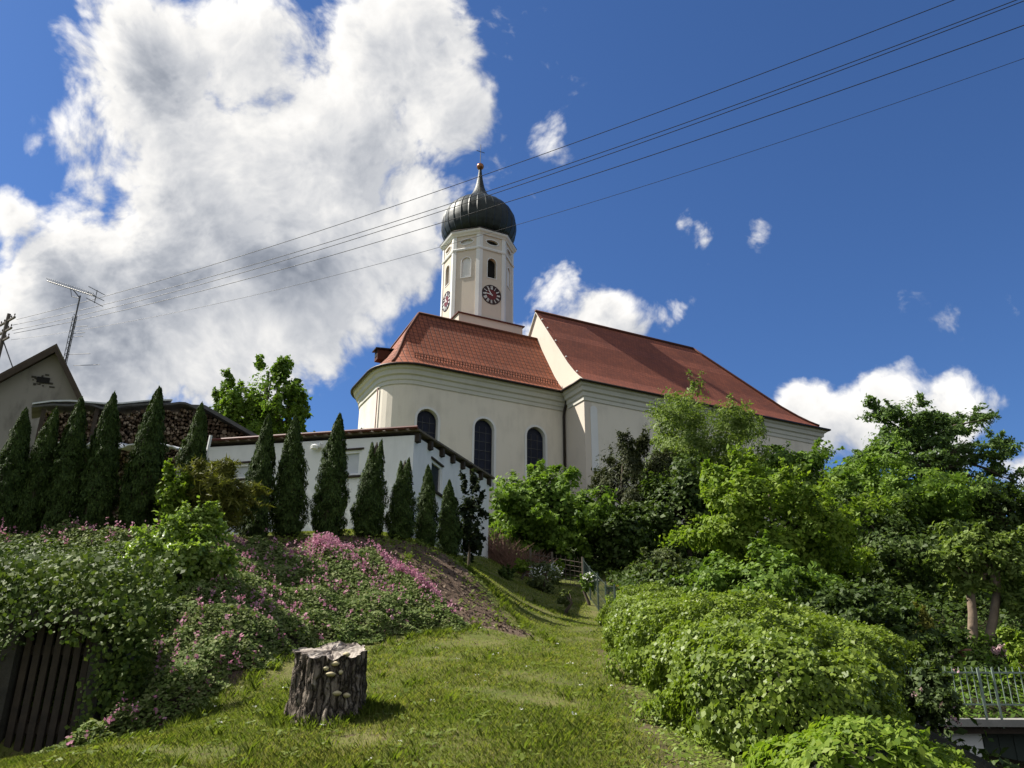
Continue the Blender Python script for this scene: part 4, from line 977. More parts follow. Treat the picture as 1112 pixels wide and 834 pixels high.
mb = MB(); mb.prism([g0*[1, 1, 0]+e_*x+nn*.25+ez*z for x, z in ((-.35, g0[2]-.02), (0, g0[2]), (gl+.25, zlow-.15), (gl+.25, zlow-.05), (0, g0[2]+.1), (-.35, g0[2]+.07))], -nn*2.6); mb.build('roof', M['felt'], gs)

# ------------------------------------------------------------------ tree behind the sheds
def lobes(name, label, cat, px, Y, spec, mt, nl, leaf, bark='bark'):
    """a tree whose crown is several upright lobes given in photo pixels"""
    c0_ = at(px, spec[0][1], Y); bx, by = c0_[0], c0_[1]; bz = gz(bx, by); root = empty(name, (bx, by, bz), label, cat)
    Ps, Ns, tops = [], [], []; tot = sum(s_[2]*s_[3] for s_ in spec)
    for (x, y, w_, h_) in spec:
        c = at(x, y, Y+random.uniform(-.6, .6)); mp = mpp(c); P, N, cen = crown_points(c, (w_/2*mp, w_/2*mp, h_/2*mp*1.03), int(nl*w_*h_/tot), 22, cr=(.2, .34), shell=.45); Ps.append(P); Ns.append(N); tops += [c, c+ez*h_*.3*mp]
    tube_tree(root, (bx, by, bz), at(px, spec[0][1]-spec[0][3]*.3, Y), .2, tops, M[bark]); leafobj('crown', np.concatenate(Ps), np.concatenate(Ns), leaf, L[mt], root)
lobes('poplar', 'broad leafed tree with upright lobes rising behind the white shed', 'tree', 292, 31, [(293, 430, 66, 88), (258, 436, 40, 66), (322, 448, 26, 60), (270, 455, 60, 60), (310, 460, 50, 60), (242, 436, 24, 34)], 'maple', 30000, .15)
tree('distant_tree', 'small tree tip showing above the shed roof beside the tall thuja', 'tree', None, 338, 474, 34, 12, 14, 'dark', 500, .12, 8)

# ------------------------------------------------------------------ trees and shrubs below the church
T = tree
GT = 'trees on the slope below the church'
T('maple', 'medium green leafy tree right of the shed under the church windows', 'tree', GT, 596, 563, 26.5, 136, 112, 'maple', 15000, .16, 34, low=-.9)
T('yew', 'dark brownish yew in front of the nave corner', 'tree', GT, 678, 542, 31, 92, 150, 'yew', 32000, .14, 34, low=-.9, aspect=.3, up=np.array([0, 0, 1.]), cr=(.2, .32))
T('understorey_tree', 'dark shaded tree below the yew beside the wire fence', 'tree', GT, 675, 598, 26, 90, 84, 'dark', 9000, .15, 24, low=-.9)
T('willow', 'pale feathery willow covering the nave wall under the roof shadow', 'tree', GT, 766, 492, 34, 156, 122, 'willow', 20000, .16, 44, low=-.8, aspect=.35)
T('elder_tree', 'dense dark green tree right of the pale willow below the nave eaves', 'tree', GT, 852, 522, 33, 124, 84, 'maple', 15000, .16, 32, low=-.8)
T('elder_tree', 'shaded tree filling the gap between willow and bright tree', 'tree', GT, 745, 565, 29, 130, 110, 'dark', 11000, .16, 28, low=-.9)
T('lime_tree', 'bright yellow green tree in front of the darker trees', 'tree', GT, 840, 582, 22, 176, 165, 'lime', 24000, .125, 46, low=-.85, cr=(.18, .32), shell=.55)
T('hornbeam', 'wide mid green tree below the walnut', 'tree', GT, 968, 552, 30, 190, 104, 'maple', 22000, .16, 44, low=-.8)
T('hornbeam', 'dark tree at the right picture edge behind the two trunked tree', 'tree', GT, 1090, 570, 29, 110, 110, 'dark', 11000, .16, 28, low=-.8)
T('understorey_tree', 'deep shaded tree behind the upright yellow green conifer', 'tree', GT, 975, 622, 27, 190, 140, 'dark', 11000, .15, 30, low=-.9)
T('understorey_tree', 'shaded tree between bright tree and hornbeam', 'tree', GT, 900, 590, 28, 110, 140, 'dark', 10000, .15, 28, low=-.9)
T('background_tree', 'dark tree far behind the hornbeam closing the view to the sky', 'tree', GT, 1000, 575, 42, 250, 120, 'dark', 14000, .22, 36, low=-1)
# walnut: separate airy lobes
wc = at(1010, 500, 37); wb = (wc[0]-.3, wc[1]); wbz = gz(*wb)
wr_ = empty('walnut_tree', (wb[0], wb[1], wbz), 'tall airy walnut tree standing against the right hand cloud', 'tree', GT)
Ps, Ns, tops = [], [], []
for (x, y, w_, h_, n_) in ((985, 457, 84, 60, 9500), (965, 485, 66, 54, 5200), (1015, 480, 80, 62, 6500), (1050, 462, 60, 40, 3800), (1075, 492, 56, 44, 3400), (1040, 505, 90, 54, 4600), (1085, 522, 50, 46, 2600), (1000, 515, 100, 56, 5600), (940, 500, 46, 36, 1800)):
    c = at(x, y, 37+random.uniform(-1.2, 1.2)); mp = mpp(c); P, N, cen = crown_points(c, (w_/2*mp, w_/2*mp, h_/2*mp), n_, 18, cr=(.2, .38), shell=.4); Ps.append(P); Ns.append(N); tops += [c, cen[0], cen[1]]
tube_tree(wr_, (wb[0], wb[1], wbz), at(1003, 470, 37), .24, tops, M['bark']); leafobj('crown', np.concatenate(Ps), np.concatenate(Ns), .19, L['walnut'], wr_, aspect=.42)
# two-trunk tree
tb = gp(1072, 703, 14, 30); tb = at(1068, 703, 21.5); tb[2] = gz(tb[0], tb[1])
tt = empty('twin_trunk_tree', tb, 'small pale leafed tree with two leaning bare trunks above the railing', 'tree', GT)
Ps, Ns, tops = [], [], []
for (x, y, w_, h_, n_) in ((1062, 596, 78, 60, 6500), (1038, 612, 54, 46, 3400), (1088, 616, 74, 64, 5200), (1102, 652, 46, 54, 2600), (1050, 634, 48, 34, 2000), (1112, 606, 54, 60, 3000)):
    c = at(x, y, 21.5); mp = mpp(c); P, N, cen = crown_points(c, (w_/2*mp, w_/2*mp, h_/2*mp), n_, 14, cr=(.24, .4), shell=.4); Ps.append(P); Ns.append(N); tops.append(c)
for (x0, y0, x1, y1) in ((1056, 694, 1053, 640), (1071, 704, 1083, 640)):
    A = at(x0, y0, 21.5); B = at(x1, y1, 21.5); C_ = at(x1+random.uniform(-10, 10), y1-40, 21.5); mb = MB()
    mb.tube([A*[1, 1, 0]+ez*(gz(A[0], A[1])-.2), A, A*.5+B*.5+[.04, 0, 0], B, C_], [.14, .125, .11, .10, .03], 9)
    for e in tops[:3]: mb.tube([B, B*.5+e*.5+ez*.1, e], [.07, .045, .015], 5)
    mb.build('trunk', M['bark_pale'], tt, smooth=True)
leafobj('crown', np.concatenate(Ps), np.concatenate(Ns), .14, L['willow'], tt, aspect=.5)
GS = 'shrubs behind the ivy hedge'
shrub('grey_shrub', 'olive green spiky shrub above the far end of the ivy hedge', 'shrub', GS, 716, 614, 24, 62, 40, 'olive', 5000, .10, 24, aspect=.35)
shrub('leafy_shrub', 'glossy dark green shrub below the bright tree', 'shrub', GS, 825, 645, 17, 140, 96, 'maple', 12000, .105, 36)
shrub('leafy_shrub', 'broad shrub on the right flank of the bright tree', 'shrub', GS, 905, 672, 14.5, 110, 80, 'dark', 9000, .10, 28)
shrub('leafy_shrub', 'low dark shrub sloping down to the railing', 'shrub', GS, 975, 700, 14.5, 110, 56, 'dark', 7000, .095, 26)
shrub('rose_bush', 'climbing rose with pale pink blooms at the left end of the railing', 'rose bush', None, 1008, 752, 12.2, 62, 66, 'rose', 5500, .075, 28)
rb = at(1008, 752, 12.2); P = rb+sph(9)*[.42, .4, .45]; P[:, 1] = rb[1]-.3-np.abs(P[:, 1]-rb[1])*.2
V_, Q_ = leaf_geo(np.repeat(P, 6, 0)+rng.normal(size=(54, 3))*.018, sph(54), .036, aspect=.9); o = fastmesh('bloom', V_, Q_, L['palepink'], bpy.data.objects['rose_bush']); tag(o, kind='stuff')
tree('upright_conifer', 'small upright yellow green conifer left of the two trunks', 'conifer', None, 1000, 676, 19, 24, 40, 'gold', 3000, .09, 18, low=-1, aspect=.3, up=np.array([0, 0, 1.]), trunk=.03)
shrub('garden_bush', 'bright green bush at the right edge behind the railing', 'shrub', GS, 1108, 708, 17.5, 40, 46, 'lime', 2500, .09, 16)

# ------------------------------------------------------------------ ivy hedge (right) as a mounded mat
def mound(name, label, cat, ells, mt, n, leaf, coremat, aspect=.8, up=np.array([0, 0, -1.])):
    """leaves over the outer skin of a union of ellipsoids, solid light-blocking core inside"""
    E_ = np.array(ells); c0_ = E_[0, :3].copy(); c0_[2] = gz(c0_[0], c0_[1]); root = empty(name, c0_, label, cat)
    ar = (E_[:, 3]*E_[:, 4])+E_[:, 5]*(E_[:, 3]+E_[:, 4]); pk = rng.choice(len(E_), n*2, p=ar/ar.sum()); d_ = sph(n*2); rad = E_[pk, 3:6]
    W0 = E_[pk, :3]+d_*rad; vn = vnoise(W0, 2.6)*.6+vnoise(W0, 5.5)*.4; lump = .90+.72*(vn-.5)+.34*(vnoise(W0, 1.15)-.5)+.06*rng.random(n*2)*(vn > .5)+rng.normal(size=n*2)*.03
    P = E_[pk, :3]+d_*rad*lump[:, None]; N = unit(d_/rad)
    keep = P[:, 2] > ground(P[:, 0], P[:, 1])-.02
    for i, e in enumerate(E_):
        ins = (((P-e[:3])/e[3:6])**2).sum(1) < .62; keep &= ~(ins & (pk != i))
    P, N = P[keep], N[keep]; print(name, len(P))
    leafobj('leaves', P, N+np.array([-.25, .0, .5]), leaf, L[mt], root, aspect=aspect, up=up, jitter=.55)
    mb = MB()
    for e in E_:
        prof_ = [(max(.02, math.cos(q))*1., math.sin(q)) for q in np.linspace(-1.5, 1.5, 9)]; vs = []; nseg = 14
        mb.loft([[e[:3]+np.array([e[3]*.70*r_*math.cos(2*math.pi*k/nseg), e[4]*.70*r_*math.sin(2*math.pi*k/nseg), e[5]*.66*z_]) for k in range(nseg)] for r_, z_ in prof_])
    mb.build('light_block_core', coremat, root, smooth=True); return root  # solid dark ellipsoids added under the leaves to stop light passing through
def he(x, y, h, rx, ry, k=.0): 
    g_ = gz(min(x, 1.6), y); return (x, y, g_+h*.25-k, rx, ry, h*.75)
HE = [he(2.55, 16.2, .72, .95, 1.2), he(2.55, 14.3, .76, 1.0, 1.3), he(2.45, 12.4, .76, 1.05, 1.2), he(3.7, 13, .62, 1.1, 1.3), he(2.4, 10.6, .80, 1.12, 1.1), he(3.9, 11, .66, 1.2, 1.2, .1),
      he(2.25, 9.0, .88, 1.08, 1.0), he(3.2, 9.2, .62, 1.0, 1.0, .1), he(2.1, 7.6, .86, .95, .85), he(2.65, 7.8, .72, .85, .9, .1), he(1.9, 6.4, .78, .78, .7), he(2.3, 6.6, .66, .68, .7, .1), (2.0, 6.9, gz(1.3, 6.9)+.0, .85, 1.0, .7)]
mound('ivy_hedge', 'long mounded hedge of glossy ivy along the right of the lawn', 'hedge', HE, 'ivy', 190000, .041, M['core'])
NBH = [(3.45, 7.5, .80, .42, .5, .48), (3.2, 6.9, .72, .45, .5, .46), (2.9, 6.4, .66, .4, .45, .44), (2.45, 6.15, 1.15, .50, .52, .40), (2.45, 5.7, 1.0, .45, .45, .40), (2.02, 5.35, 1.12, .58, .55, .42), (2.1, 4.85, .88, .40, .45, .40), (1.9, 4.7, .8, .42, .45, .42), (2.2, 5.7, 1.1, .40, .4, .4)]
mound('laurel_bush', 'bright big leaved bush in the lower right corner beside the garage', 'shrub', NBH, 'lime', 34000, .058, M['core'], aspect=.5, up=np.array([0, 0, -.3]))

# ------------------------------------------------------------------ garage with railing (lower right)
GY = 16.; gq = at(1030, 781, GY); gzs = float(at(1070, 776, GY)[2])
ga = empty('garage', (gq[0]+2, GY+2, -.9), 'flat roofed garage with dark green door under the railed terrace', 'garage')
x0 = gq[0]-.15; x1 = x0+7
mb = MB(); mb.box(((x0+x1)/2, GY+2.5, gzs-.14), (x1-x0, 5.6, .12)); mb.build('roof_slab', M['concrete'], ga)
mb = MB(); mb.box(((x0+x1)/2, GY-.0+.0, gzs-.26), (x1-x0-.1, .3, .115)); mb.build('lintel', M['wood_dark'], ga)
pxw = at(1068, 810, GY+.1)[0]
mb = MB(); mb.box(((x0+.12+pxw)/2, GY+2.6, gzs-1.55), (pxw-x0-.12, 5, 2.45)); mb.build('wall', M['shed_white'], ga)
mb = MB(); mb.box(((pxw+x1)/2, GY+.35, gzs-1.55), (x1-pxw, .06, 2.45))
for k in range(14): mb.box((pxw+.15+k*.28, GY+.318, gzs-1.55), (.03, .02, 2.4))
mb.build('door', M['door_green'], ga)
ra = empty('terrace_railing', (x0+1.5, GY, gzs-.08), 'grey green metal bar railing along the garage roof edge', 'railing')
ztp = float(at(1070, 727, GY)[2]); zbt = float(at(1070, 765, GY)[2])
for nm, z in (('top_rail', ztp-.06), ('bottom_rail', zbt)):
    mb = MB(); mb.box(((x0+x1)/2, GY-.15, z), (x1-x0, .04, .03)); mb.build(nm, M['rail'], ra)
for k, x in enumerate(np.arange(x0+.05, x0+5.2, .125)):
    mb = MB(); mb.box((x, GY-.15, (ztp+zbt)/2+.03), (.014, .014, ztp-zbt+.02)); mb.build('bar', M['rail'], ra)
for x in (x0+.02, x0+.75, x0+1.02, x0+1.95, x0+3.2, x0+4.4):
    mb = MB(); mb.box((x, GY-.19, (ztp+gzs-.2)/2), (.034, .03, ztp-gzs+.25)); mb.build('post', M['rail'], ra)
# second railing return behind, weathered handrail sloping from the hedge
hr = empty('garden_handrail', at(985, 735, 15.4), 'weathered bent handrail on a short post left of the railing', 'handrail')
mb = MB(); mb.tube([at(975, 700, 15.4), at(985, 712, 15.4), at(1002, 718, 15.4), at(1020, 716, 15.4), at(1035, 713, 15.4)], .022, 6); mb.build('rail', M['wood_grey'], hr, smooth=True)
q_ = at(986, 712, 15.4); mb = MB(); mb.tube([q_, np.array([q_[0], q_[1], gz(q_[0], q_[1])-.1])], .03, 6); mb.build('post', M['rail'], hr)
# groundcover behind the terrace, terracotta pot, pink flowers
n = 9000; xx = rng.uniform(6.8, 14, n); yy = rng.uniform(17.0, 22.5, n); zz_ = ground(xx, yy)+rng.uniform(0, .28, n)*(1+.5*np.sin(xx*3)*np.sin(yy*2.3))
o = leafobj('rockery_groundcover', np.c_[xx, yy, zz_], np.tile([0, -.3, 1.], (n, 1)), .11, L['maple'], None, loc=(10, 19, 2)); tag(o, 'low green plants covering the slope behind the railing', 'ground cover', kind='stuff')
pq = at(1046, 704, 20.5); pz_ = gz(pq[0], pq[1]); mb = MB(); mb.lathe([pq[0], pq[1], pz_], [(.10, 0), (.15, .2), (.17, .2), (.17, .25), (.14, .25), (.12, .2)], 16); o = mb.build('terracotta_pot', M['terracotta'], loc=(pq[0], pq[1], pz_)); tag(o, 'terracotta pot among the plants under the two trunked tree', 'plant pot')
shrub('pink_shrub', 'low bush with pinkish blooms at the foot of the leaning trunk', 'shrub', None, 1087, 706, 20.3, 26, 16, 'palepink', 500, .07, 12)
shrub('silver_shrub', 'pale leafed low bush left of the terracotta pot', 'shrub', None, 1022, 700, 20, 34, 22, 'olive', 1200, .08, 12)

# ------------------------------------------------------------------ fences at the back of the lawn
def fence_line(pts, hgt, pm, root, post_r, step=.115, wire=.0035, square=False):
    pts = [np.array(p, float) for p in pts]
    for p_ in pts:
        mb = MB(); mb.tube([[p_[0], p_[1], gz(p_[0], p_[1])-.15], [p_[0], p_[1], gz(p_[0], p_[1])+hgt+.06]], post_r, 6); mb.build('post', pm[0], root)
    mb = MB()
    for a_, b_ in zip(pts[:-1], pts[1:]):
        ln = np.linalg.norm((b_-a_)[:2]); za, zb_ = gz(a_[0], a_[1]), gz(b_[0], b_[1])
        P_ = lambda s_, z: np.r_[(a_+(b_-a_)*s_/ln)[:2], za+(zb_-za)*s_/ln+z]
        s_ = 0. if square else -hgt
        while s_ < ln:
            if square: mb.tube([P_(s_, .03), P_(s_, hgt)], wire, 3, False)
            else:
                for sg in (1, -1):
                    q0, q1 = (s_, s_+hgt) if sg > 0 else (s_+hgt, s_)
                    t0 = max(0, min(1, (0-q0)/(q1-q0))); t1 = max(0, min(1, (ln-q0)/(q1-q0))); lo_, hi_ = min(t0, t1), max(t0, t1)
                    if hi_-lo_ > .02: mb.tube([P_(q0+(q1-q0)*lo_, .02+hgt*lo_), P_(q0+(q1-q0)*hi_, .02+hgt*hi_)], wire, 3, False)
            s_ += step
        for z in (np.arange(.05, hgt+.01, step) if square else (.03, hgt*.5, hgt)): mb.tube([P_(0, z), P_(ln, z)], wire*1.3, 3, False)
    mb.build('wire_mesh', pm[1], root)
fr = empty('wire_fence', (1.95, 20, gz(1.95, 20)), 'green chain link fence running down the right edge of the lawn', 'fence')
fence_line([(2.0, 22.6), (1.97, 20.6), (1.95, 18.6), (1.92, 16.8), (1.9, 15.2)], .78, (M['wire_green'], M['wire_green']), fr, .022, step=.15, wire=.0028)
fr2 = empty('lattice_fence', (1.2, 22.8, gz(1.2, 22.8)), 'rustic lattice fence closing the top end of the lawn', 'fence')
fence_line([(.55, 23.2), (1.15, 23.0), (1.98, 22.7)], .80, (M['wood_grey'], M['wood_grey']), fr2, .035, .13, .008, True)
br_ = empty('brushwood_fence', (-.1, 24.3, gz(-.1, 24.3)), 'red brown brushwood fence beside the shed corner', 'fence')
mb = MB()
for k in range(650):
    x = random.uniform(-.62, 1.0); y = 24.2-.55*(x+.6)+random.uniform(-.12, .12); z0 = gz(x, y); ln = random.uniform(.55, 1.1)*(1-.28*(x+.6)); dx, dy = random.gauss(0, .32), random.gauss(0, .25)
    mb.tube([[x, y, z0-.05], [x+dx*.5, y+dy*.5, z0+ln*.6], [x+dx, y+dy, z0+ln]], [.010, .008, .004], 4, False)
mb.build('brushwood', M['twig'], br_, fix=False)
# border plants along the shed side
def border(name, label, cat, px, py, wpx, hpx, mt, n, leaf, Y, flowers=None, nf=0, fl=.05):
    r_ = shrub(name, label, cat, None, px, py, Y, wpx, hpx, mt, n, leaf, 14)
    if flowers:
        c = at(px, py, Y); mp = mpp(c); dq_ = sph(nf); dq_[:, 2] = np.abs(dq_[:, 2])*.9-.12; lq_ = .62+.7*vnoise(dq_, 3.1, px)+.08*rng.normal(size=nf); kq_ = vnoise(dq_, 2.3, py) > .42; P = (c+dq_*[wpx/2*mp, wpx/2*mp, hpx/2*mp]*lq_[:, None])[kq_]; nf = len(P)
        V_, Q_ = leaf_geo(P, np.tile([-.2, -.5, .8], (nf, 1)), fl, aspect=.9); o = fastmesh('bloom', V_, Q_, L[flowers], r_); tag(o, kind='stuff')
border('daisy_bush', 'white flowering bush at the top of the lawn before the lattice fence', 'flowering bush', 590, 627, 42, 32, 'olive', 2600, .06, 20.5, 'white', 520, .032)
border('border_shrub', 'bright green shrub left of the white flowering bush', 'shrub', 566, 615, 18, 15, 'lime', 900, .07, 21.5)
border('border_shrub', 'dark rounded shrub in the shade of the shed', 'shrub', 550, 624, 16, 16, 'dark', 1200, .05, 19.5)
border('border_shrub', 'small olive shrub on the sunny strip right of the white flowers', 'shrub', 613, 650, 14, 18, 'olive', 1100, .05, 17.5)
border('climbing_plant', 'leafy climber on the lattice fence', 'climber', 604, 620, 20, 26, 'lime', 900, .07, 22.8, 'white', 40, .06)
border('yellow_flowers', 'clump of orange yellow flowers behind the wire fence', 'flowers', 664, 638, 15, 9, 'lime', 250, .05, 19., 'yellow', 90, .04)
border('white_flowers', 'small white flowers showing through the wire fence', 'flowers', 640, 632, 20, 22, 'maple', 900, .06, 19.6, 'white', 90, .05)

n = 70000; xx = rng.uniform(-.6, 17, n); yy = rng.uniform(12, 33, n); k = (xx > hedge_edge(yy)+.35+.5*(yy > 17)) | (yy > 24.6); k &= ~((xx > 7.5) & (yy < 19)); xx, yy = xx[k], yy[k]
Pg = np.c_[xx, yy, ground(xx, yy)]; hn_ = vnoise(Pg, .8)*.7+vnoise(Pg, 2.)*.3; Pg[:, 2] += rng.random(len(xx))*1.5*np.clip(hn_-.2, 0, 1)
o = leafobj('undergrowth', Pg, np.tile([-.2, -.3, 1.], (len(xx), 1)), .15, L['dark'], None, loc=(6, 22, 4)); tag(o, 'dense low undergrowth on the wooded slope below the church', 'undergrowth', kind='stuff')
n = 4000; yy = rng.uniform(4.6, 12, n); xx = hedge_edge(yy)+rng.normal(size=n)*.14+.22*(1+.6*np.sin(yy*3.3))*rng.random(n); k = rng.random(n) < np.clip(1.25-yy/12, .1, 1); xx, yy = xx[k], yy[k]
o = leafobj('creeping_ivy', np.c_[xx, yy, ground(xx, yy)+rng.uniform(.005, .09, len(xx))], nrm_at(xx, yy)+[-.2, -.3, 0], .036, L['ivy'], None, loc=(1.5, 8, 1.6), jitter=.4); tag(o, 'small ivy creeping from the hedge foot onto the lawn edge', 'ivy', kind='stuff')

# ------------------------------------------------------------------ old cellar with slatted door
ce = empty('earth_cellar', (-4.37, 8.4, 1.15), 'dark old cellar entrance with slatted wooden door under ivy', 'cellar')
cx0, cx1, cyf = -4.72, -4.02, 8.1; zc0, zc1 = 1.0, 2.28
mb = MB()
mb.box((cx0-.08, cyf+.45, 1.55), (.14, .8, 1.5)); mb.box((cx1+.08, cyf+.45, 1.5), (.14, .8, 1.4)); mb.box(((cx0+cx1)/2, cyf+.46, zc1+.08), (cx1-cx0+.34, .82, .14)); mb.build('stone_frame', M['stone'], ce)
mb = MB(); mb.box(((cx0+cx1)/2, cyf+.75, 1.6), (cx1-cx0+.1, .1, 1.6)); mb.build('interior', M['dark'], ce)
dr = MB(); dr.box(((cx0+cx1)/2, cyf+.17, 1.35), (cx1-cx0-.02, .04, .09)); dr.box(((cx0+cx1)/2, cyf+.17, 2.05), (cx1-cx0-.02, .04, .09)); dr = dr.build('door', M['slat'], ce)
for k in range(7):
    mb = MB(); mb.box((cx0+.06+k*.097, cyf+.13, 1.68), (.062, .03, 1.24)); mb.build('slat', M['slat'], dr)

# ------------------------------------------------------------------ ground ivy, dead nettle, grass
def scatter(poly, dens_):
    p_ = np.array(poly); lo_, hi_ = p_.min(0), p_.max(0); n = int((hi_-lo_).prod()*dens_); x = rng.uniform(lo_[0], hi_[0], n); y = rng.uniform(lo_[1], hi_[1], n)
    k = inpoly(x, y, poly); return x[k], y[k]
def bump_(x, y): return .5+.5*np.sin(x*4.1+np.sin(y*2.3)*1.3)*np.sin(y*3.7+np.sin(x*1.9))
x, y = scatter(IVY, 4200); N = nrm_at(x, y); h_ = .04+.17*bump_(x, y)*rng.uniform(.4, 1, len(x)); P = np.c_[x, y, ground(x, y)]+N*h_[:, None]
# ivy curtain over the cellar lintel
n = 11000; xc_ = rng.uniform(-6.2, -3.4, n); zc_ = 2.52+rng.uniform(-.22, .5, n)-.28*np.abs(np.sin(xc_*5))*rng.random(n); yc_ = 8.0+rng.uniform(-.12, .25, n)+(zc_-2.2)*.5
side = rng.random(n) < .45; xs = np.where(rng.random(n) < .5, rng.uniform(-6.4, -4.78, n), rng.uniform(-3.97, -3.55, n))
xc_ = np.where(side, xs, xc_); zc_ = np.where(side, rng.uniform(1.0, 2.5, n), zc_)
P2 = np.c_[xc_, yc_, zc_]; N2 = np.tile([0, -1, .4], (n, 1))
o = leafobj('ground_ivy', np.r_[P, P2], np.r_[N+[0, -.2, .3], N2], .052, L['ivy_dark'], None, loc=(-5, 10, 2.5), aspect=.85, jitter=.5); tag(o, 'glossy ivy covering the bank above the cellar', 'ivy', kind='stuff')
def scatter_loose(poly, d_, sp_):
    p_ = np.array(poly); lo_, hi_ = p_.min(0)-.3, p_.max(0)+.3; n = int((hi_-lo_).prod()*d_); x = rng.uniform(lo_[0], hi_[0], n); y = rng.uniform(lo_[1], hi_[1], n)
    o_ = sp_*(vnoise(np.c_[x, y, x*0], 2.8)*.6+vnoise(np.c_[x, y, x*0], 7.)*.4-.42)*2.4; d2 = pdist(x, y, poly)-o_; k = d2 < 0
    return x[k], y[k], -d2[k]
def lam(poly, d_, s_):
    x, y, dd_ = scatter_loose(poly, d_, .22); hmax = .34*np.clip(dd_/.35, .12, 1)*(.55+.6*bump_(x*1.3, y*1.3)); P = np.c_[x, y, ground(x, y)+hmax*rng.uniform(.25, 1, len(x))**.6]
    return P, nrm_at(x, y), hmax
P, N, hm = lam(BED, 5600, 1); Pb, Nb, hb = lam(BED2, 3000, 1)
o = leafobj('dead_nettle', np.r_[P, Pb], np.r_[N, Nb]+[-.1, -.35, .3], .042, L['lamium'], None, loc=(-2, 11.5, 2.6), aspect=.8, jitter=.5); tag(o, 'silver leaved ground cover spreading over the bank', 'ground cover', kind='stuff')
x, y = scatter(BED, 850); x2, y2 = scatter(BED2, 45)
pw = np.clip(np.exp(-((y-(13.25-.28*np.clip(x+2.2, 0, 2))  )/.36)**2)*1.5*(x > -3.4)*np.clip(vnoise(np.c_[x, y, x*0], 3.)*2.4-.45, 0, 1) + .04, 0, 1)     # thick bloom along the upper right of the bed
k = rng.random(len(x)) < pw; x, y = np.r_[x[k], x2], np.r_[y[k], y2]
hh_ = .34*(.55+.6*bump_(x*1.3, y*1.3))*np.clip(-np.minimum(pdist(x, y, BED), pdist(x, y, BED2))/.35, .2, 1)+rng.uniform(.0, .12, len(x))
base_ = np.c_[x, y, ground(x, y)+hh_]; P = np.repeat(base_, 6, 0)+rng.normal(size=(len(x)*6, 3))*[.014, .014, .03]
o = leafobj('nettle_flowers', P, sph(len(P)), .034, L['pink'], None, loc=(-2, 11.5, 2.6), aspect=.8); tag(o, 'pink flower spikes over the silver leaved ground cover', 'flowers', kind='stuff')

def blades(P, N, hgt, wid, lean=.5):
    n = len(P); th = rng.uniform(0, 2*math.pi, n); d_ = np.c_[np.cos(th), np.sin(th), np.zeros(n)]; s_ = np.c_[-np.sin(th), np.cos(th), np.zeros(n)]
    h_ = (hgt*rng.uniform(.45, 1.2, n))[:, None]; tip = P+N*h_+d_*h_*lean*rng.uniform(.2, 1.4, (n, 1)); mid = P+N*h_*.55+d_*h_*lean*.25; w_ = (wid*rng.uniform(.7, 1.3, n))[:, None]
    V_ = np.stack([P-s_*w_, P+s_*w_, mid+s_*w_*.8, tip, mid-s_*w_*.8], 1).reshape(-1, 3)
    return V_
def lawn_mask(x, y):
    m_ = (x < hedge_edge(y)-.02) & (pdist(x, y, BED) > -.08) & (pdist(x, y, IVY) > .02) & (pdist(x, y, BED2) > 0)
    d_ = pdist(x, y, DIRT); m_ &= (rng.random(len(x)) < np.clip(d_/.35+.03, .02, 1))
    ex = np.clip((hedge_edge(y)-x)/.45, .12, 1); m_ &= rng.random(len(x)) < np.where(y < 13, ex, 1)
    bald = np.sin(x*2.3+y*1.1+np.sin(y*3.1))*np.sin(y*2.7-x*1.3+np.sin(x*2.2)*1.5); m_ &= rng.random(len(x)) < np.clip(1.15-.75*np.clip(bald-.15, 0, 1)*2, .15, 1)
    return m_
n = 800000; yv = 4.6+(rng.random(n)**1.9)*19.5; xw = .75*yv; xv = rng.uniform(-1, 1, n)*xw
k = (xv > -7) & (xv < 2.2); xv, yv = xv[k], yv[k]; k = lawn_mask(xv, yv); xv, yv = xv[k], yv[k]; print('blades', len(xv))
P = np.c_[xv, yv, ground(xv, yv)-.004]; N = nrm_at(xv, yv)*.4+[0, 0, .6]
lenf = .026+.022*(.5+.5*np.sin(xv*3.1+yv)*np.sin(yv*2.3-xv))
V_ = blades(P, N, lenf, np.maximum(.0013, .00026*yv), .7); q5 = np.arange(len(P)*5).reshape(-1, 5)
def five(name, V_, mt, loc):
    n_ = len(V_)//5; i = np.arange(n_)[:, None]*5
    me = bpy.data.meshes.new(name); V2 = V_-np.array(loc); me.vertices.add(len(V2)); me.vertices.foreach_set('co', V2.astype(np.float32).ravel())
    me.loops.add(n_*5); me.loops.foreach_set('vertex_index', np.arange(n_*5, dtype=np.int32)); me.polygons.add(n_)
    me.polygons.foreach_set('loop_start', np.arange(0, n_*5, 5, dtype=np.int32)); me.polygons.foreach_set('loop_total', np.full(n_, 5, np.int32)); me.materials.append(mt); me.update(calc_edges=True)
    o = bpy.data.objects.new(name, me); o.location = loc; col.objects.link(o); return o
o = five('lawn_grass', V_, L['grass'], (0, 9, 2)); tag(o, 'short sunlit lawn grass on the slope', 'grass', kind='stuff')
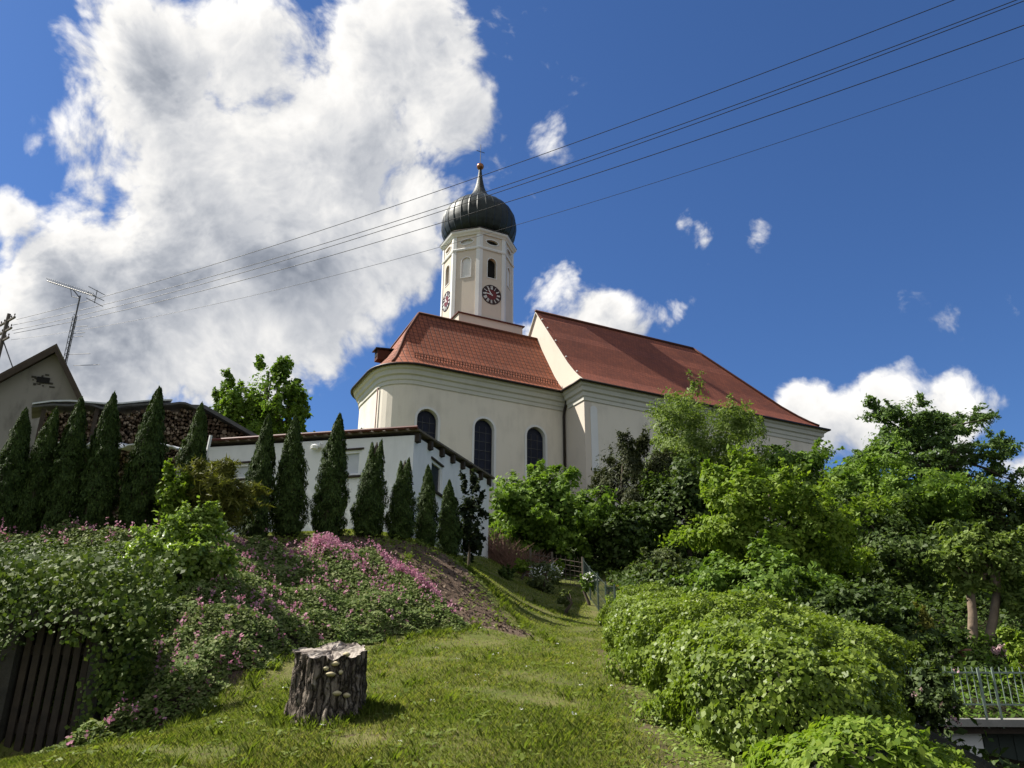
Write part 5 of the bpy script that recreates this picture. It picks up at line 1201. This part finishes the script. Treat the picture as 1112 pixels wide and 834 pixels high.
# taller tufts: round the stump, along the beds and here and there
tx, ty = [], []
SB = np.array([-1.47, 7.0])
for _ in range(60):
    a_ = random.uniform(0, 6.28); r_ = random.gauss(.40, .05); tx.append(SB[0]+r_*math.cos(a_)); ty.append(SB[1]+r_*math.sin(a_))
for i in range(len(BED)):
    a_, b_ = np.array(BED[i]), np.array(BED[(i+1) % len(BED)])
    if 1 <= i <= 9:
        for _ in range(int(np.linalg.norm(b_-a_)*16)): q_ = a_+(b_-a_)*random.random()+np.array([random.uniform(.0, .3), -random.uniform(0, .3)]); tx.append(q_[0]); ty.append(q_[1])
for _ in range(90): y = 5+14*random.random()**1.4; x = random.uniform(-3, 1.5); tx.append(x); ty.append(y)
for _ in range(160): t_ = random.random(); q_ = np.array([.3, 12.0])*(1-t_)+np.array([-1.0, 15.6])*t_; tx.append(q_[0]+random.uniform(-.2, .5)); ty.append(q_[1]+random.uniform(-.3, .3))
tx, ty = np.array(tx), np.array(ty); k = lawn_mask(tx, ty) | (np.hypot(tx-SB[0], ty-SB[1]) < .6); tx, ty = tx[k], ty[k]
rp = 26; tx = np.repeat(tx, rp)+rng.normal(size=len(tx)*rp)*.035; ty = np.repeat(ty, rp)+rng.normal(size=len(ty)*rp)*.035
P = np.c_[tx, ty, ground(tx, ty)-.005]; V_ = blades(P, np.tile([0, 0, 1.], (len(P), 1)), np.full(len(P), .085), np.full(len(P), .0024), .6)
o = five('grass_tufts', V_, L['tuft'], (0, 9, 2)); tag(o, 'longer grass tufts round the stump and bed edges', 'grass', kind='stuff')
n = 80; yd = 5.2+11*rng.random(n)**1.2; xd = rng.uniform(-3, 1.6, n); k = lawn_mask(xd, yd); xd, yd = xd[k], yd[k]; rp = 5
P = np.repeat(np.c_[xd, yd, ground(xd, yd)+.06], rp, 0)+rng.normal(size=(len(xd)*rp, 3))*[.012, .012, .004]
o = leafobj('lawn_daisies', P, np.tile([0, -.3, 1.], (len(P), 1)), .013, L['white'], None, loc=(0, 9, 2), aspect=.8); tag(o, 'tiny white daisies scattered in the lawn', 'daisies', kind='stuff')
n = 420; xr_ = rng.uniform(-3.2, 1.7, n); yr_ = 5+12*rng.random(n)**1.3; k = lawn_mask(xr_, yr_); xr_, yr_ = xr_[k], yr_[k]; rp = 9
th_ = rng.uniform(0, 6.283, len(xr_)*rp); rr2 = rng.uniform(.03, .09, len(xr_)*rp); xq, yq = np.repeat(xr_, rp)+rr2*np.cos(th_), np.repeat(yr_, rp)+rr2*np.sin(th_)
o = leafobj('lawn_weeds', np.c_[xq, yq, ground(xq, yq)+.03], nrm_at(xq, yq)+[0, -.1, .2], .05, L['tuft'], None, loc=(0, 9, 2), aspect=.5, jitter=.3); tag(o, 'low broad leaved weeds dotted through the lawn', 'weeds', kind='stuff')
# dry leaves and clods on the bare bank
x, y = scatter(DIRT, 190); n = len(x)
o = leafobj('leaf_litter', np.c_[x, y, ground(x, y)+.015], nrm_at(x, y), .06, mat('dry_litter', (.16, .11, .075), (.08, .055, .04), 3, .9, c3=(.26, .2, .14)), None, loc=(-1, 13, 3), jitter=.5); tag(o, 'dry leaves lying on the bare bank', 'leaf litter', kind='stuff')
# weeds in the bare bank
x, y = scatter(DIRT, 9); rp = 22; x = np.repeat(x, rp)+rng.normal(size=len(x)*rp)*.09; y = np.repeat(y, rp)+rng.normal(size=len(y)*rp)*.09
o = leafobj('bank_weeds', np.c_[x, y, ground(x, y)+rng.uniform(.01, .12, len(x))], nrm_at(x, y)+[0, -.3, .2], .06, L['tuft'], None, loc=(-1, 13, 3)); tag(o, 'small green weeds dotted over the bare bank', 'weeds', kind='stuff')

# ------------------------------------------------------------------ tree stump
SX, SY = SB; SZ = gz(SX, SY)-.06
st = empty('tree_stump', (SX, SY, SZ+.06), 'weathered grey brown tree stump with pale bracket fungi on the lawn', 'tree stump')
nseg, nh = 144, 40; STH = .56
ph = rng.uniform(0, 6.28, 12)
def srad(th, t_):
    r_ = .285+.015*(1-t_)+.025*np.exp(-t_*8.)
    flare = .065*np.exp(-t_*7.)*(np.maximum(0, np.sin(th*3.+.6))**1.5) + .05*np.exp(-t_*6)*np.maximum(0, np.sin(th*2+3.9))**2
    groove = .016*np.sin(th*7+ph[0]+.5*np.sin(t_*5))+.014*np.sin(th*13+ph[1]+1.2*t_)+.008*np.sin(th*29+ph[2]+2*np.sin(t_*6))+.005*np.sin(th*53+ph[3]+t_*9)+.004*np.sin(t_*47+th*11)
    deep = -.05*np.exp(-((th-4.75)/.09)**2)-.035*np.exp(-((th-4.1)/.06)**2)-.03*np.exp(-((th-5.4)/.05)**2)
    sc2 = vnoise(np.c_[np.cos(np.atleast_1d(th))*3, np.sin(np.atleast_1d(th))*3, np.full(np.size(th), t_*2.2)], 2.2)[0]*.05+vnoise(np.c_[np.cos(np.atleast_1d(th))*9, np.sin(np.atleast_1d(th))*9, np.full(np.size(th), t_*4)], 2.)[0]*.045-.048
    return r_*.97+flare+groove*.32+deep*.7+sc2
stump_bark, t, p = newmat('stump_bark'); p.inputs['Roughness'].default_value = .95; p.inputs['Specular IOR Level'].default_value = .1
co = t.n('ShaderNodeTexCoord').outputs['Object']; mp_ = t.n('ShaderNodeMapping'); t.l(co, mp_.inputs[0]); mp_.inputs['Scale'].default_value = (1, 1, .22)
v1 = t.noise(mp_.outputs[0], 30, 9, .72); v2 = t.noise(co, 6, 7, .65)
vc = t.n('ShaderNodeTexVoronoi', feature='DISTANCE_TO_EDGE'); vc.inputs['Scale'].default_value = 19; vc.inputs['Detail'].default_value = 2
t.l(t.vm('ADD', mp_.outputs[0], t.vm('SCALE', t.noise(co, 14, 3, .5, 0, 1), scale=.05)), vc.inputs['Vector'])
crack = t.maprange(vc.outputs['Distance'], -.03, .13)
cbark = t.ramp(t.math('MULTIPLY_ADD', v2, .45, t.math('MULTIPLY', v1, .55)), [(.36, (.062, .050, .040)), (.46, (.14, .115, .092)), (.56, (.23, .195, .16)), (.68, (.34, .31, .27))])
t.l(t.mix(crack, (.022, .017, .013), cbark), p.inputs['Base Color'])
b = t.n('ShaderNodeBump'); b.inputs['Strength'].default_value = 1.; b.inputs['Distance'].default_value = .05; t.l(t.math('MULTIPLY_ADD', v1, .5, crack), b.inputs['Height']); t.l(b.outputs[0], p.inputs['Normal'])
mb = MB(); rg = []
for i in range(nh+1):
    t_ = i/nh; rg.append([np.array([SX+float(srad(np.array(th), t_))*math.cos(th), SY+float(srad(np.array(th), t_))*math.sin(th), SZ+t_*(STH+.075*max(-.7, math.sin(th))+.012*math.sin(th*2+1)+.03*float(vnoise(np.array([[math.cos(th), math.sin(th), .3]]), 4.)[0]-.5)*2)]) for th in np.linspace(0, 2*math.pi, nseg, endpoint=False)])
mb.loft(rg, cap=False); mb.build('bark', stump_bark, st, smooth=True)
mb = MB(); rt_ = rg[-1]; ctr = np.mean(rt_, 0); rr_ = []
for f_ in (1.0, .97, .8, .6, .4, .2, .03):
    rr_.append([ctr+(p_-ctr)*f_+ez*((-.0 if f_ == 1 else -.012)+.012*math.sin(k*.7+f_*9)*(f_ < .95)) for k, p_ in enumerate(rt_)])
mb.loft(rr_, cap=False); mb.add(rr_[-1], [tuple(range(nseg))])
mt, t, p = newmat('cut_wood_rings'); p.inputs['Roughness'].default_value = .9; co = t.n('ShaderNodeTexCoord').outputs['Object']
wv = t.n('ShaderNodeTexWave', wave_type='RINGS', rings_direction='Z'); t.l(co, wv.inputs[0]); wv.inputs['Scale'].default_value = 9; wv.inputs['Distortion'].default_value = 3; wv.inputs['Detail'].default_value = 4
c = t.mix(t.math('MULTIPLY', wv.outputs[1], .6), (.30, .26, .22), (.48, .43, .37)); c = t.mix(t.maprange(t.noise(co, 7, 6), .45, .65), c, (.12, .095, .08)); t.l(c, p.inputs['Base Color'])
mb.build('cut_top', mt, st)
for (x, y, w_) in ((372, 722, .075), (362, 727, .05), (367, 733, .08), (377, 731, .035), (373, 753, .07), (382, 755, .06), (384, 712, .06)):
    q_ = at(x, y, 7.); dd_ = q_[:2]-SB; th = math.atan2(-.9, dd_[0]*2.2); th = math.atan2(-math.sqrt(max(.02, .29**2-dd_[0]**2)), dd_[0]) % (2*math.pi)
    tq = (q_[2]-SZ)/STH; r_ = float(srad(np.array(th), min(1, tq))); P_ = np.array([SX+r_*math.cos(th), SY+r_*math.sin(th), SZ+min(1, tq)*STH]); mb = MB(); ol = []
    rd = np.array([math.cos(th), math.sin(th), 0]); tg = np.array([-rd[1], rd[0], 0]); rgs = []
    for sc_, zo in ((.55, -.018), (1., -.004), (1., .004), (.5, .014), (.05, .018)):
        rgs.append([P_+tg*w_*.5*sc_*math.cos(q)+rd*(w_*.55*sc_*math.sin(q))+ez*zo for q in np.linspace(0, 2*math.pi, 16, endpoint=False)])
    mb.loft(rgs); mb.build('bracket_fungus', M['fungus'], st, smooth=True)
